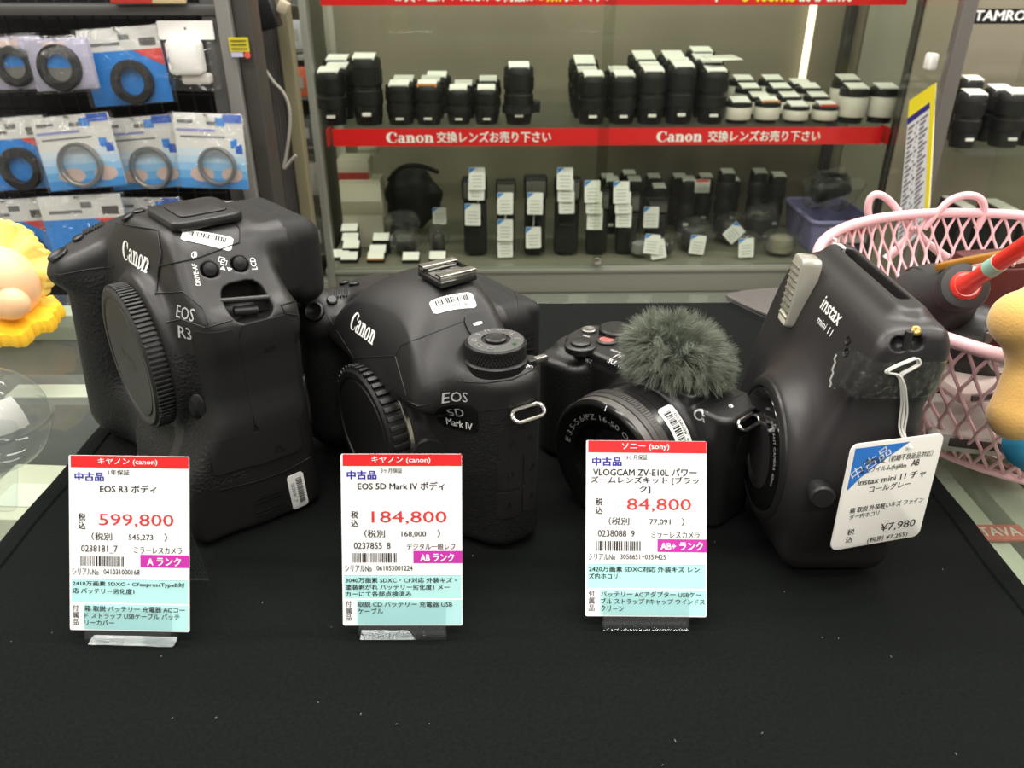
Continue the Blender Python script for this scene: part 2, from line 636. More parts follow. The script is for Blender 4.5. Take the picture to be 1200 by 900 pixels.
class Sdf:
    def __init__(s, lo, hi, h):
        s.lo, s.h = np.array(lo, float), h
        n = [int(math.ceil((b - a) / h)) + 1 for a, b in zip(lo, hi)]
        s.x = (lo[0] + h * np.arange(n[0], dtype=np.float32))[:, None, None]
        s.y = (lo[1] + h * np.arange(n[1], dtype=np.float32))[None, :, None]
        s.z = (lo[2] + h * np.arange(n[2], dtype=np.float32))[None, None, :]
        s.D = np.full(n, 1e3, np.float32)

    def add(s, d, k=0.0):
        s.D = smin(s.D, d, k).astype(np.float32)
        return s

    def cut(s, d, k=0.0):
        s.D = smax(s.D, -d, k).astype(np.float32)
        return s

    def keep(s, d, k=0.0):
        s.D = smax(s.D, d, k).astype(np.float32)
        return s

    @staticmethod
    def _ext(d2, w, c, hw, r):
        a, b = d2 + r, np.abs(w - c) - hw + r
        return np.minimum(np.maximum(a, b), 0) + np.sqrt(np.maximum(a, 0) ** 2 + np.maximum(b, 0) ** 2) - r

    def xy(s, P, z0, z1, r):
        return s._ext(poly_sdf(P, s.x, s.y), s.z, (z0 + z1) / 2, (z1 - z0) / 2, r)

    def xz(s, P, y0, y1, r):
        return s._ext(poly_sdf(P, s.x, s.z), s.y, (y0 + y1) / 2, (y1 - y0) / 2, r)

    def yz(s, P, x0, x1, r):
        return s._ext(poly_sdf(P, s.y, s.z), s.x, (x0 + x1) / 2, (x1 - x0) / 2, r)

    def box(s, c, hs, r):
        q = [np.abs(a - b) - (e - r) for a, b, e in zip((s.x, s.y, s.z), c, hs)]
        o = np.sqrt(np.maximum(q[0], 0) ** 2 + np.maximum(q[1], 0) ** 2 + np.maximum(q[2], 0) ** 2)
        return o + np.minimum(np.maximum(q[0], np.maximum(q[1], q[2])), 0) - r

    def ell(s, c, rr):
        p = [a - b for a, b in zip((s.x, s.y, s.z), c)]
        k0 = np.sqrt(sum((q / e) ** 2 for q, e in zip(p, rr)))
        k1 = np.sqrt(sum((q / (e * e)) ** 2 for q, e in zip(p, rr))) + 1e-6
        return k0 * (k0 - 1) / k1

    def cap(s, a, b, ra, rb):
        a, b = np.array(a, float), np.array(b, float)
        e = b - a
        p = [q - w for q, w in zip((s.x, s.y, s.z), a)]
        t = np.clip(sum(q * w for q, w in zip(p, e)) / (e @ e), 0, 1)
        return np.sqrt(sum((q - t * w) ** 2 for q, w in zip(p, e))) - (ra + (rb - ra) * t)

    def cyl_y(s, cx, cz, r, y0, y1, rd):
        d2 = np.sqrt((s.x - cx) ** 2 + (s.z - cz) ** 2) - r
        return s._ext(d2, s.y, (y0 + y1) / 2, (y1 - y0) / 2, rd)

    def plane(s, p, n):
        n = np.array(n, float); n /= np.linalg.norm(n)
        return (s.x - p[0]) * n[0] + (s.y - p[1]) * n[1] + (s.z - p[2]) * n[2]

    def sample(s, p):
        q = (np.asarray(p) - s.lo) / s.h
        sh = np.array(s.D.shape) - 2
        i = np.clip(np.floor(q).astype(int), 0, sh)
        t = np.clip(q - i, 0, 1)
        out = 0
        for a in (0, 1):
            for b in (0, 1):
                for c in (0, 1):
                    w = (t[..., 0] if a else 1 - t[..., 0]) * (t[..., 1] if b else 1 - t[..., 1]) * (t[..., 2] if c else 1 - t[..., 2])
                    out = out + w * s.D[i[..., 0] + a, i[..., 1] + b, i[..., 2] + c]
        clipd = np.clip(q, 0, sh + 1)
        return out + np.linalg.norm(q - clipd, axis=-1) * s.h

    def normal(s, p):
        p = np.asarray(p, float)
        e = s.h
        g = np.stack([s.sample(p + np.eye(3)[i] * e) - s.sample(p - np.eye(3)[i] * e) for i in range(3)], -1)
        return g / (np.linalg.norm(g, axis=-1, keepdims=True) + 1e-9)

    def trace(s, o, d, n=150, tmax=400.0):
        o = np.asarray(o, float); d = np.asarray(d, float)
        t = np.zeros(o.shape[:-1])
        for _ in range(n):
            v = s.sample(o + d * t[..., None])
            t = np.where(np.abs(v) < 0.02, t, t + v * 0.8)
        return t

    def mesh(s):
        V = s.D
        h = s.h
        neg = V < 0
        c = sum(neg[a:V.shape[0] - 1 + a, b:V.shape[1] - 1 + b, d:V.shape[2] - 1 + d].astype(np.uint8) for a in (0, 1) for b in (0, 1) for d in (0, 1))
        act = (c > 0) & (c < 8)
        ids = np.argwhere(act)
        idx = np.full(act.shape, -1, np.int64)
        idx[act] = np.arange(len(ids))
        acc = np.zeros((len(ids), 3)); cnt = np.zeros(len(ids))
        for ax in range(3):
            o1, o2 = [k for k in range(3) if k != ax]
            for a in (0, 1):
                for b in (0, 1):
                    p0 = ids.copy(); p0[:, o1] += a; p0[:, o2] += b
                    p1 = p0.copy(); p1[:, ax] += 1
                    va, vb = V[tuple(p0.T)], V[tuple(p1.T)]
                    m = (va < 0) != (vb < 0)
                    t = np.where(m, va / np.where(m, va - vb, 1), 0)
                    q = (p0 - ids).astype(float); q[:, ax] += t
                    acc += q * m[:, None]; cnt += m
        verts = s.lo + h * (ids + acc / cnt[:, None])
        quads = []
        for ax in range(3):
            o1, o2 = [(1, 2), (2, 0), (0, 1)][ax]
            sl0 = [slice(None)] * 3; sl1 = [slice(None)] * 3
            sl0[ax] = slice(0, -1); sl1[ax] = slice(1, None)
            dif = neg[tuple(sl0)] != neg[tuple(sl1)]
            e = np.argwhere(dif)
            ok = (e[:, o1] > 0) & (e[:, o2] > 0) & (e[:, o1] < V.shape[o1] - 1) & (e[:, o2] < V.shape[o2] - 1)
            e = e[ok]
            def g(a, b):
                k = e.copy(); k[:, o1] -= a; k[:, o2] -= b
                return idx[tuple(k.T)]
            q = np.stack([g(1, 1), g(0, 1), g(0, 0), g(1, 0)], 1)
            fl = ~neg[tuple(e.T)]
            q[fl] = q[fl][:, ::-1]
            quads.append(q)
        return verts, np.concatenate(quads)


MISSES = []


class Solid:
    """a distance-field body placed in the scene; decals, seams and fittings are laid on its true surface"""
    def __init__(s, S, loc, rotz, scale=1.0):
        s.S, s.k = S, 0.001 * scale
        s.M = npm(Matrix.Translation(loc) @ Matrix.Rotation(rotz, 4, 'Z'))
        s.R, s.T = s.M[:3, :3], s.M[:3, 3]

    def hit(s, u, v):
        p, n = s.hit1(u, v)
        if p is None:
            MISSES.append((round(u), round(v)))
            for r in range(3, 60, 3):
                for k in range(12):
                    p, n = s.hit1(u + r * math.cos(k * PI / 6), v + r * math.sin(k * PI / 6))
                    if p is not None:
                        return p, n
        return p, n

    def hit1(s, u, v):
        o = (s.R.T @ (EYE - s.T)) / s.k
        d = s.R.T @ ray(u, v)
        d = d / np.linalg.norm(d)
        # start just outside the field's box
        t0 = max(np.linalg.norm(o) - 190.0, 0)
        t = s.S.trace((o + d * t0)[None], d[None])[0] + t0
        p = o + d * t
        if abs(s.S.sample(p[None])[0]) > 0.6:
            return None, None
        return p, s.S.normal(p[None])[0]

    def fr(s, u, v, U, roll=0.0, N=None):
        p, n = s.hit(u, v)
        if N is not None:
            n = np.array(N, float)
        n, ux, vy = frame_from(n, U)
        if roll:
            c, q = math.cos(math.radians(roll)), math.sin(math.radians(roll))
            ux, vy = c * ux + q * vy, c * vy - q * ux
        return p, ux, vy, n

    def lay(s, v2, fr, off, start=14.0):
        p, ux, vy, n = fr
        o = p + v2[:, :1] * ux + v2[:, 1:2] * vy + n * start
        d = np.broadcast_to(-n, o.shape)
        t = s.S.trace(o, d, 70)
        t = np.clip(t, start - 9.0, start + 9.0)
        return (o + d * (t - off)[:, None]) * s.k

    def text(s, mb, st, fr, w, h, m, bold=0.0, off=0.15):
        t2 = st if isinstance(st, tuple) else text2d(st, bold)
        v, f, _ = t2
        mb.add(s.lay((v[:, :2] - 0.5) * np.array([w, h]), fr, off + .025 * v[:, 2]), f, m)

    def patch(s, mb, fr, w, h, r, m, off=0.25, nx=14, ny=10, skirt=0.5, out=None):
        ys = np.linspace(-h / 2, h / 2, ny + 1)
        rows = []
        for y in ys:
            e = max(abs(y) - (h / 2 - r), 0)
            hw = w / 2 - (r - math.sqrt(max(r * r - e * e, 0)) if r > 0 else 0)
            rows.append(np.c_[np.linspace(-hw, hw, nx + 1), np.full(nx + 1, y)])
        v2 = np.concatenate(rows)
        top = s.lay(v2, fr, off)
        f = [(j * (nx + 1) + i, j * (nx + 1) + i + 1, (j + 1) * (nx + 1) + i + 1, (j + 1) * (nx + 1) + i) for j in range(ny) for i in range(nx)]
        W = nx + 1
        rim = [i for i in range(W)] + [j * W + nx for j in range(1, ny + 1)] + [ny * W + i for i in range(nx - 1, -1, -1)] + [j * W for j in range(ny - 1, 0, -1)]
        low = s.lay(v2[rim], fr, -skirt)
        n0 = len(top)
        N = len(rim)
        f += [(rim[k], n0 + k, n0 + (k + 1) % N, rim[(k + 1) % N]) for k in range(N)]
        mb.add(np.concatenate([top, low]), f, m)

    def bars(s, mb, fr, w, h, x0, y0, seed, m, off=0.35):
        for a, b in barcode_rects(w, seed):
            v = np.array([(x0 + x, y0 + y) for y in np.linspace(0, h, 4) for x in (a, b)])
            mb.add(s.lay(v, fr, off), [(2 * i, 2 * i + 1, 2 * i + 3, 2 * i + 2) for i in range(3)], m)

    def seam(s, mb, pix, r=0.28, m=None, closed=False, n=6, off=0.0):
        pts = []
        P = list(pix) + ([pix[0]] if closed else [])
        for a, b in zip(P[:-1], P[1:]):
            for t in np.linspace(0, 1, n, endpoint=False):
                pts.append((a[0] + (b[0] - a[0]) * t, a[1] + (b[1] - a[1]) * t))
        if not closed:
            pts.append(P[-1])
        q = []
        for u, v in pts:
            p, nn = s.hit1(u, v)
            if p is not None:
                q.append((p + nn * off) * s.k)
        q = np.array(q)
        mb.tube(q, r * s.k, m or SEAM, 5, closed=closed)

    def disc(s, mb, fr, prof, m, n=28, mats=None, sx=1.0, depth=0.0):
        """lathe (r, z in mm) standing on the surface along its normal"""
        p, ux, vy, nn = fr
        A = np.eye(4)
        A[:3, 0], A[:3, 1], A[:3, 2], A[:3, 3] = ux * s.k * sx, vy * s.k, nn * s.k, (p - nn * depth) * s.k
        mb.lathe(prof, m, A, n, mats)

    def split(s, parent, rules):
        """rules: list of (part name, material, predicate(centres, normals) -> mask); first match wins"""
        v, q = s.S.mesh()
        # one light relaxation of the voxel surface
        for _ in range(2):
            acc = np.zeros_like(v); cnt = np.zeros(len(v))
            for a in range(4):
                b = (a + 1) % 4
                np.add.at(acc, q[:, a], v[q[:, b]]); np.add.at(cnt, q[:, a], 1)
                np.add.at(acc, q[:, b], v[q[:, a]]); np.add.at(cnt, q[:, b], 1)
            v = v * 0.5 + 0.5 * acc / np.maximum(cnt, 1)[:, None]
        c = v[q].mean(1)
        left = np.ones(len(q), bool)
        objs = {}
        for name, m, pred in rules:
            k = left & (pred(c) if pred else True)
            left &= ~k
            qq = q[k]
            if len(qq) == 0:
                continue
            u, inv = np.unique(qq, return_inverse=True)
            me = bpy.data.meshes.new(name)
            me.from_pydata((v[u] * s.k).tolist(), [], inv.reshape(-1, 4).tolist())
            me.materials.append(m)
            me.polygons.foreach_set('use_smooth', np.ones(len(me.polygons), bool))
            me.update()
            o = bpy.data.objects.new(name, me)
            COL.objects.link(o)
            o.parent = parent
            objs[name] = o
        return objs
# ------------------------------------------------------------------ the room
def plane_obj(name, x0, x1, y0, y1, z0, z1, m):
    mb = MB()
    mb.box(((x0 + x1) / 2, (y0 + y1) / 2, (z0 + z1) / 2), (x1 - x0, y1 - y0, z1 - z0), m)
    return struct(mb.build(name, smooth=False))


FLOORM = mat('floor_vinyl', '8d8b84', 0.45, vary=(3, 0.06))
WALLM = mat('shop_wall', 'b9b6a8', 0.8, vary=(1.2, 0.04))
plane_obj('floor', -3.2, 3.2, -2.6, 3.0, -1.0, -0.95, FLOORM)
plane_obj('ceiling', -3.2, 3.2, -2.6, 3.0, 1.75, 1.8, mat('ceiling_white', 'd6d5d0', 0.8))
plane_obj('wall_back', -3.2, 3.2, 2.9, 3.0, -0.95, 1.75, WALLM)
plane_obj('wall_left', -3.2, -3.1, -2.6, 2.9, -0.95, 1.75, WALLM)
plane_obj('wall_right', 3.1, 3.2, -2.6, 2.9, -0.95, 1.75, WALLM)

# ------------------------------------------------------------------ the glass counter and its black cloth
ALU = mat('counter_aluminium', 'b3b8a6', 0.5, metal=0.1)
ctr = thing('display_counter', 'glass topped display counter with pale aluminium frame under the black cloth', 'counter', (0, 0, -0.95))
GZ = 0.95 - 0.003
mb = MB()
mb.box((0.02, 0.36, GZ - 0.004), (1.10, 0.52, 0.008), TOPGLASS, bev=0.0015)
mb.build('glass_top', ctr)
mb = MB()
for (x, w) in ((0.238, 0.016), (0.268, 0.022), (0.310, 0.020)):
    mb.box((x, 0.36, GZ - 0.02), (w, 0.50, 0.018), ALU, bev=0.001)
mb.box((0.02, 0.607, GZ - 0.020), (1.10, 0.022, 0.022), ALU, bev=0.001)
mb.box((0.02, 0.113, GZ - 0.020), (1.10, 0.022, 0.022), ALU, bev=0.001)
mb.build('frame_rail', ctr)
mb = MB()
mb.box((0.02, 0.36, 0.836), (1.08, 0.48, 0.008), mat('inner_shelf', 'bdbbb2', 0.35, vary=(6, 0.1)), bev=0.001)
mb.build('inner_shelf', ctr)
mb = MB()
mb.box((0.02, 0.602, 0.80), (1.10, 0.006, 0.23), mat('counter_back', '6e6f69', 0.5))
mb.box((0.02, 0.36, 0.34), (1.10, 0.5, 0.68), mat('counter_base', '77776f', 0.5), bev=0.004)
mb.build('base_cabinet', ctr)

CLOTH = mat('black_cloth', '0e1110', 0.95, spec=0.10, bump=('noise', 1500, 0.4, 0.0005), vary=(700, 0.3))
mb = MB()
mb.slab(rp([(-0.238, 0.118), (0.222, 0.118), (0.224, 0.35), (0.232, 0.596), (-0.245, 0.590), (-0.2405, 0.39)], 0.008), -0.003, 0.0, CLOTH, bev=0.0012)
# rolled hem down both long sides
for xs, sgn in ((((-0.2375, 0.12), (-0.2400, 0.39), (-0.2440, 0.585)), 1), (((0.2215, 0.12), (0.2235, 0.35), (0.2310, 0.59)), -1)):
    p = spline([(a, b, -0.0002) for a, b in xs], 14)
    wob = 0.0006 * np.sin(np.arange(len(p)) * 1.7)
    p[:, 0] += wob
    A, B = p.copy(), p.copy()
    A[:, 0] += sgn * 0.0105
    cross = []
    for k, (dx, dz) in enumerate(((0, -0.002), (0.0004, 0.0008), (0.002, 0.0016), (0.006, 0.0018), (0.0095, 0.0013), (0.0108, -0.0004))):
        q = p.copy(); q[:, 0] += sgn * dx; q[:, 2] += dz
        cross.append(q)
    v = np.concatenate(cross); n = len(p)
    f = [(k * n + i, k * n + i + 1, (k + 1) * n + i + 1, (k + 1) * n + i) for k in range(len(cross) - 1) for i in range(n - 1)]
    if sgn < 0:
        f = [q[::-1] for q in f]
    mb.add(v, [q[::-1] for q in f], CLOTH)
# lint specks caught in the nap
LINT = mat('lint', '8b8b88', 0.9)
for _ in range(70):
    x, y = rng.uniform(-0.21, 0.2), rng.uniform(0.125, 0.42)
    a, l = rng.uniform(0, PI), rng.uniform(0.0003, 0.0011)
    mb.tube([(x, y, 0.0002), (x + l * math.cos(a), y + l * math.sin(a), 0.0004)], 0.00011, LINT, 4)
cl = mb.build('black_cloth')
tag(cl, 'large black cloth spread flat over the glass counter under the cameras', 'cloth')

# ------------------------------------------------------------------ camera 1: tall body with integral grip
def dial_ridges(mb, sd, fr, r0, r1, z0, z1, n, m):
    p, ux, vy, nn = fr
    A = np.eye(4)
    A[:3, 0], A[:3, 1], A[:3, 2], A[:3, 3] = ux * sd.k, vy * sd.k, nn * sd.k, p * sd.k
    for i in range(n):
        a = 2 * PI * i / n
        M = npm(Matrix.Rotation(a, 4, 'Z'))
        mb.box(((r0 + r1) / 2, 0, (z0 + z1) / 2), (r1 - r0, 2 * PI * r1 / n * 0.5, z1 - z0), m, A @ M)


def body_cap(parent, sd, c, r, y0, th, nrib, logo, ribdepth=1.0, face=0.82, CM_=None):
    """ribbed body cap on the lens mount, axis towards -y"""
    CM_ = CM_ or CAPM
    mb = MB()
    A = np.diag([sd.k, sd.k, sd.k, 1.0])
    B = np.eye(4)
    B[:3, 0], B[:3, 1], B[:3, 2], B[:3, 3] = (1, 0, 0), (0, 0, 1), (0, -1, 0), (c[0], y0, c[1])
    A = A @ B
    fr_ = r * face
    mb.lathe([(r - ribdepth, 0), (r - ribdepth, th - 1.2), (r - ribdepth - 1.2, th), (fr_ + 1.2, th), (fr_ + .6, th - .8), (fr_, th - .8), (fr_ - .6, th - 0.2), (0, th - 0.2)], CM_, A, 96)
    for i in range(nrib):
        a = 2 * PI * i / nrib
        M = npm(Matrix.Rotation(a, 4, 'Z'))
        mb.box((r - ribdepth / 2 - .2, 0, th / 2 - .3), (ribdepth + .4, 2 * PI * r / nrib * .55, th - 1.6), CM_, A @ M, bev=0.25)
    if logo:
        w, h = logo
        v, f, _ = WORDMARK
        mb.add(np.c_[(v[:, 0] - .5) * w, (v[:, 1] - .5) * h, th + .02 + .02 * v[:, 2]], f, mat('cap_emboss', '161616', 0.35), A)
    return mb.build('body_cap', parent)


def camera_tall():
    L, RZ = (-0.1580, 0.3756, 0.0004), math.radians(-50)
    S = Sdf((-92, -66, -4), (90, 60, 152), 0.8)
    S.add(S.xy(rp([(-74, -6), (-60, -20), (-20, -27), (50, -31), (75, -20), (76, 16), (69, 21), (-66, 21), (-74, 14)], 9), 0, 107, 5))
    S.add(S.cyl_y(24, 79, 38, -35, 0, 4), 5)
    S.add(S.yz(rp([(-24, 62), (-33, 48), (-42, 34), (-46, 12), (-43, 0), (15, 0), (16, 62)], 9), -2, 76, 5), 8)
    S.add(S.box((-22, -22, 17), (30, 16, 17), 7), 8)
    S.add(S.cap((-56, -33, 18.5), (-55, -31, 90), 18, 15), 14)
    # shutter head, overhanging the grip
    top = S.xy(rp([(-76, -20), (-74, -44), (-64, -54), (-48, -50), (-40, -26), (-34, 12), (-38, 20), (-72, 17), (-75, 0)], 10), 90, 121, 8)
    top = smax(top, S.plane((0, -14, 119), (0, -0.36, 0.93)), 8)
    S.add(top, 5)
    S.add(S.xz(rp([(-74, 88), (-72, 112), (-46, 119), (-28, 125), (-8, 124), (-8, 88)], 8), -22, 20, 6), 7)
    hump = S.xz(rp([(-37, 92), (-34, 104), (-25, 123), (-15, 131), (-4, 136), (36, 136), (46, 131), (61, 116), (76, 104), (76, 88), (-37, 84)], 12), -31, 21, 7)
    hump = smax(hump, S.plane((18, -31, 108), (0.10, -0.950, 0.30)), 6)
    hump = smax(hump, S.plane((50, -31, 0), (0.42, -0.907, 0)), 5)
    S.add(hump, 4)
    S.add(S.box((21, 26, 114), (31, 16, 20.5), 11), 5)
    S.add(S.box((21, 38, 113), (31, 10, 21), 9), 0.8)
    S.keep(S.plane((0, 0, 0.2), (0, 0, -1)), 3)
    sd = Solid(S, L, RZ)
    lug_p, lug_n = sd.hit(288, 349)
    S.cut(S.box(lug_p - lug_n * 3.2 + np.array([0, 0, 0]), (11, 9.2, 7.2), 5), 1.5)
    for px in ((246, 316), (281, 309)):
        p, n = sd.hit(*px)
        S.cut(S.ell(p, (3.9, 3.9, 3.9)), 0.5)
    t = thing('camera', 'tall black camera with integral upright grip, largest and leftmost in the row', 'camera', L, RZ, 'second-hand cameras on the cloth')
    sd.split(t, [
        ('grip_rubber', RUBBER, lambda c: ((c[:, 0] < -27) & (c[:, 2] < 99) & (c[:, 1] < 8)) | ((c[:, 0] < 46) & (c[:, 2] < 50) & (c[:, 1] < -14))),
        ('side_rubber', RUBBER, lambda c: (c[:, 0] > 53) & (c[:, 1] < -17) & (c[:, 2] > 30) & (c[:, 2] < 91)),
        ('eyecup', DOOR, lambda c: (c[:, 1] > 30) & (c[:, 2] > 90)),
        ('body_shell', SHELL, None)])
    # print, seams, stickers
    mb = MB()
    sd.text(mb, WORDMARK, sd.fr(159, 300, (1, .1, 0), 0, (0.1, -.95, .3)), 30, 9.2, WHITE_INK)
    sd.text(mb, 'EOS', sd.fr(217, 367, (1, .3, 0), 0, (.45, -.88, .1)), 10.5, 5.2, GREY_INK, 0.005)
    sd.text(mb, 'R3', sd.fr(217, 390, (1, .3, 0), 0, (.45, -.88, .1)), 7.2, 5.4, GREY_INK, 0.012)
    sd.text(mb, 'DRIVE\u2022AF', sd.fr(230, 322, (-.97, .2, .3)), 10.5, 2.0, WHITE_INK, 0.008)
    sd.text(mb, '\u29c9', sd.fr(261, 306, (0.67, 0.74, 0)), 3.6, 3.6, WHITE_INK, 0.0)
    sd.text(mb, '\u25b2\u25bc', sd.fr(265, 315, (0.67, 0.74, 0)), 5, 2.0, WHITE_INK, 0.0)
    sd.text(mb, 'LCD', sd.fr(297, 309, (-.97, .2, 0.3)), 6, 2.4, WHITE_INK, 0.015)
    sd.text(mb, '\u03a6', sd.fr(228, 299, (0.67, .74, 0)), 2.6, 4.0, WHITE_INK)
    for pl in ([(136, 262), (185, 270), (190, 300), (182, 345)], [(183, 344), (187, 312), (230, 303), (281, 284), (281, 268), (276, 262)],
               [(183, 344), (215, 342), (238, 362), (243, 384)], [(195, 378), (213, 374), (241, 384)], [(243, 384), (330, 358), (346, 353)],
               [(258, 574), (300, 564), (334, 552), (370, 532)],
               [(134, 312), (100, 316), (70, 322), (57, 318)], [(330, 358), (334, 367), (348, 370)]):
        sd.seam(mb, pl, off=.35)
    mb.build('body_lettering', t)
    # port covers on the short side
    mb = MB()
    f = sd.fr(262, 452, (0, 1, 0)); sd.patch(mb, f, 20, 52, 2.5, DOOR, 0.8)
    mb.build('port_cover', t)
    mb = MB()
    f = sd.fr(318, 437, (0, 1, 0)); sd.patch(mb, f, 24, 52, 2.5, DOOR, 0.8)
    sd.text(mb, 'HDMI', sd.fr(318, 468, (0, 1, 0)), 9, 2.4, SEAM, 0.0, 0.95)
    sd.text(mb, '\u21c4', sd.fr(315, 408, (0, 1, 0)), 6, 3, SEAM, 0.0, 0.95)
    mb.build('port_cover', t)
    mb = MB()
    f = sd.fr(272, 532, (0, 1, 0)); sd.patch(mb, f, 19, 17, 2.2, DOOR, 0.8)
    mb.build('port_cover', t)
    mb = MB()
    f = sd.fr(322, 518, (0, 1, 0)); sd.patch(mb, f, 25, 17, 2.2, DOOR, 0.8)
    sd.text(mb, '\u25b3', sd.fr(326, 524, (0, 1, 0)), 5, 4, SEAM, 0.0, 0.95)
    mb.build('port_cover', t)
    mb = MB()
    f = sd.fr(361, 468, (0, 1, 0)); sd.patch(mb, f, 6.5, 25, 1.5, SHELL2, 0.7)
    mb.build('side_latch', t)
    # accessory cover on top
    mb = MB()
    p, ux, vy, n = sd.fr(233, 252, (1, 0, 0))
    top = (float(p[0]), float(p[1]) + 4.0, 142.0)
    A = np.diag([sd.k, sd.k, sd.k, 1.0])
    mb.slab(rp([(-17, -14), (17, -14), (19, -8), (19, 15), (15, 19), (-15, 19), (-19, 15), (-19, -8)], 4), 135.4, 139.8, SHELL2, A, bev=1.6, off=(20, -2))
    mb.slab(rp([(-12, -9), (12, -9), (12, 13), (-12, 13)], 4), 139.6, 140.6, SHELL, A, bev=.7, off=(20, -1))
    mb.build('shoe_cover', t)
    # lug bar in its recess
    mb = MB()
    q = lug_p - lug_n * 1.2
    u = np.array([0.25, 1, 0.0]); u /= np.linalg.norm(u)
    u = np.cross(lug_n, np.cross(u, lug_n)); u /= np.linalg.norm(u)
    w = np.cross(lug_n, u)
    mb.tube([(q - u * 10.5) * sd.k, (q + u * 10.5) * sd.k], 1.4 * sd.k, SHELL2, 10)
    q2 = lug_p - lug_n * 5.5 - w * 3
    mb.tube([(q2 - u * 5) * sd.k, (q2 + u * 5) * sd.k], 2.2 * sd.k, SHELL2, 10)
    mb.build('strap_lug', t)
    for px in ((246, 316), (281, 309)):
        mb = MB()
        f = sd.fr(px[0], px[1], (1, 0, 0))
        sd.disc(mb, f, [(3.2, 0), (3.2, 2.6), (2.7, 3.3), (1.3, 3.6), (0, 3.7)], SHELL2)
        mb.build('button', t)
    # grip-side controls
    mb = MB()
    f = sd.fr(106, 268, (0.3, 1, 0))
    p, ux, vy, n = f
    mb.box((0, 0, -.3), (12.2, 7.0, 1.4), SEAM, np.diag([sd.k, sd.k, sd.k, 1]) @ frame_m(p, ux, vy), bev=.3)
    for i in range(7):
        p, ux, vy, n = f
        o = p + ux * (i - 3) * 1.7
        mb.box((0, 0, 0), (0.9, 7.5, 2.0), SEAM, np.diag([sd.k, sd.k, sd.k, 1]) @ frame_m(o, ux, vy), bev=.3)
    mb.build('main_dial', t)
    mb = MB()
    sd.disc(mb, sd.fr(92, 280, (1, 0, 0)), [(3.0, 0), (3.0, 1.2), (2.4, 1.6), (0, 1.6)], DARK)
    mb.build('button', t)
    mb = MB()
    sd.disc(mb, sd.fr(68, 299, (1, 0, 0)), [(5.4, -.5), (5.4, 0.9), (4.6, 1.4), (3.8, .8), (0, .5)], DARK)
    mb.build('shutter_button', t)
    for px in ((163, 248), (150, 255)):
        mb = MB()
        sd.disc(mb, sd.fr(px[0], px[1], (1, 0, 0)), [(3.2, 0), (3.2, .9), (2.6, 1.3), (0, 1.3)], DARK)
        mb.build('button', t)
    # lower tripod-side plate
    mb = MB()
    f = sd.fr(316, 590, (0, 1, 0)); sd.patch(mb, f, 15, 13, 1.5, SHELL2, 0.3)
    for y in (-4.5, -2.5, 2.5, 4.5):
        p, ux, vy, n = f
        mb.box((0, 0, 0), (13, .6, 1.0), SEAM, np.diag([sd.k, sd.k, sd.k, 1]) @ frame_m(p + vy * y, ux, vy))
    mb.build('side_plate', t)
    for px, seed, U, wh in (((243, 280), 3, (0.62, 0.78, 0.05), (21, 7.6)), ((349, 575), 4, (0, 0.05, -1), (20, 8.2))):
        mb = MB()
        f = sd.fr(px[0], px[1], U)
        sd.patch(mb, f, wh[0], wh[1], 1.3, STICKER, 0.3, skirt=.2)
        sd.bars(mb, f, wh[0] * .74, 2.9, -wh[0] * .37, -.1, seed, INK, .42)
        if seed == 4:
            p, ux, vy, n = f
            sd.text(mb, '0238181_7', (p - vy * 2.1, ux, vy, n), 11, 1.9, INK, 0, .42)
        mb.build('barcode_sticker', t)
    body_cap(t, sd, (24, 79), 34, -33, 10, 90, (18, 7))
    # metal mount ring between cap and body
    mb = MB()
    A = np.diag([sd.k, sd.k, sd.k, 1.0])
    B = np.eye(4)
    B[:3, 0], B[:3, 1], B[:3, 2], B[:3, 3] = (1, 0, 0), (0, 0, 1), (0, -1, 0), (24, -32.5, 79)
    mb.lathe([(32, 0), (36, 0), (36, 1.6), (35.4, 2.0), (32, 2.0)], STEEL, A @ B, 80)
    mb.build('mount_ring', t)
    # lens release
    mb = MB()
    sd.disc(mb, sd.fr(232, 476, (0, 0, 1)), [(4.5, -1), (4.5, .8), (3.8, 1.6), (0, 1.9)], SHELL2, sx=1.5)
    mb.build('lens_release_button', t)
    return sd


CAM1 = camera_tall()


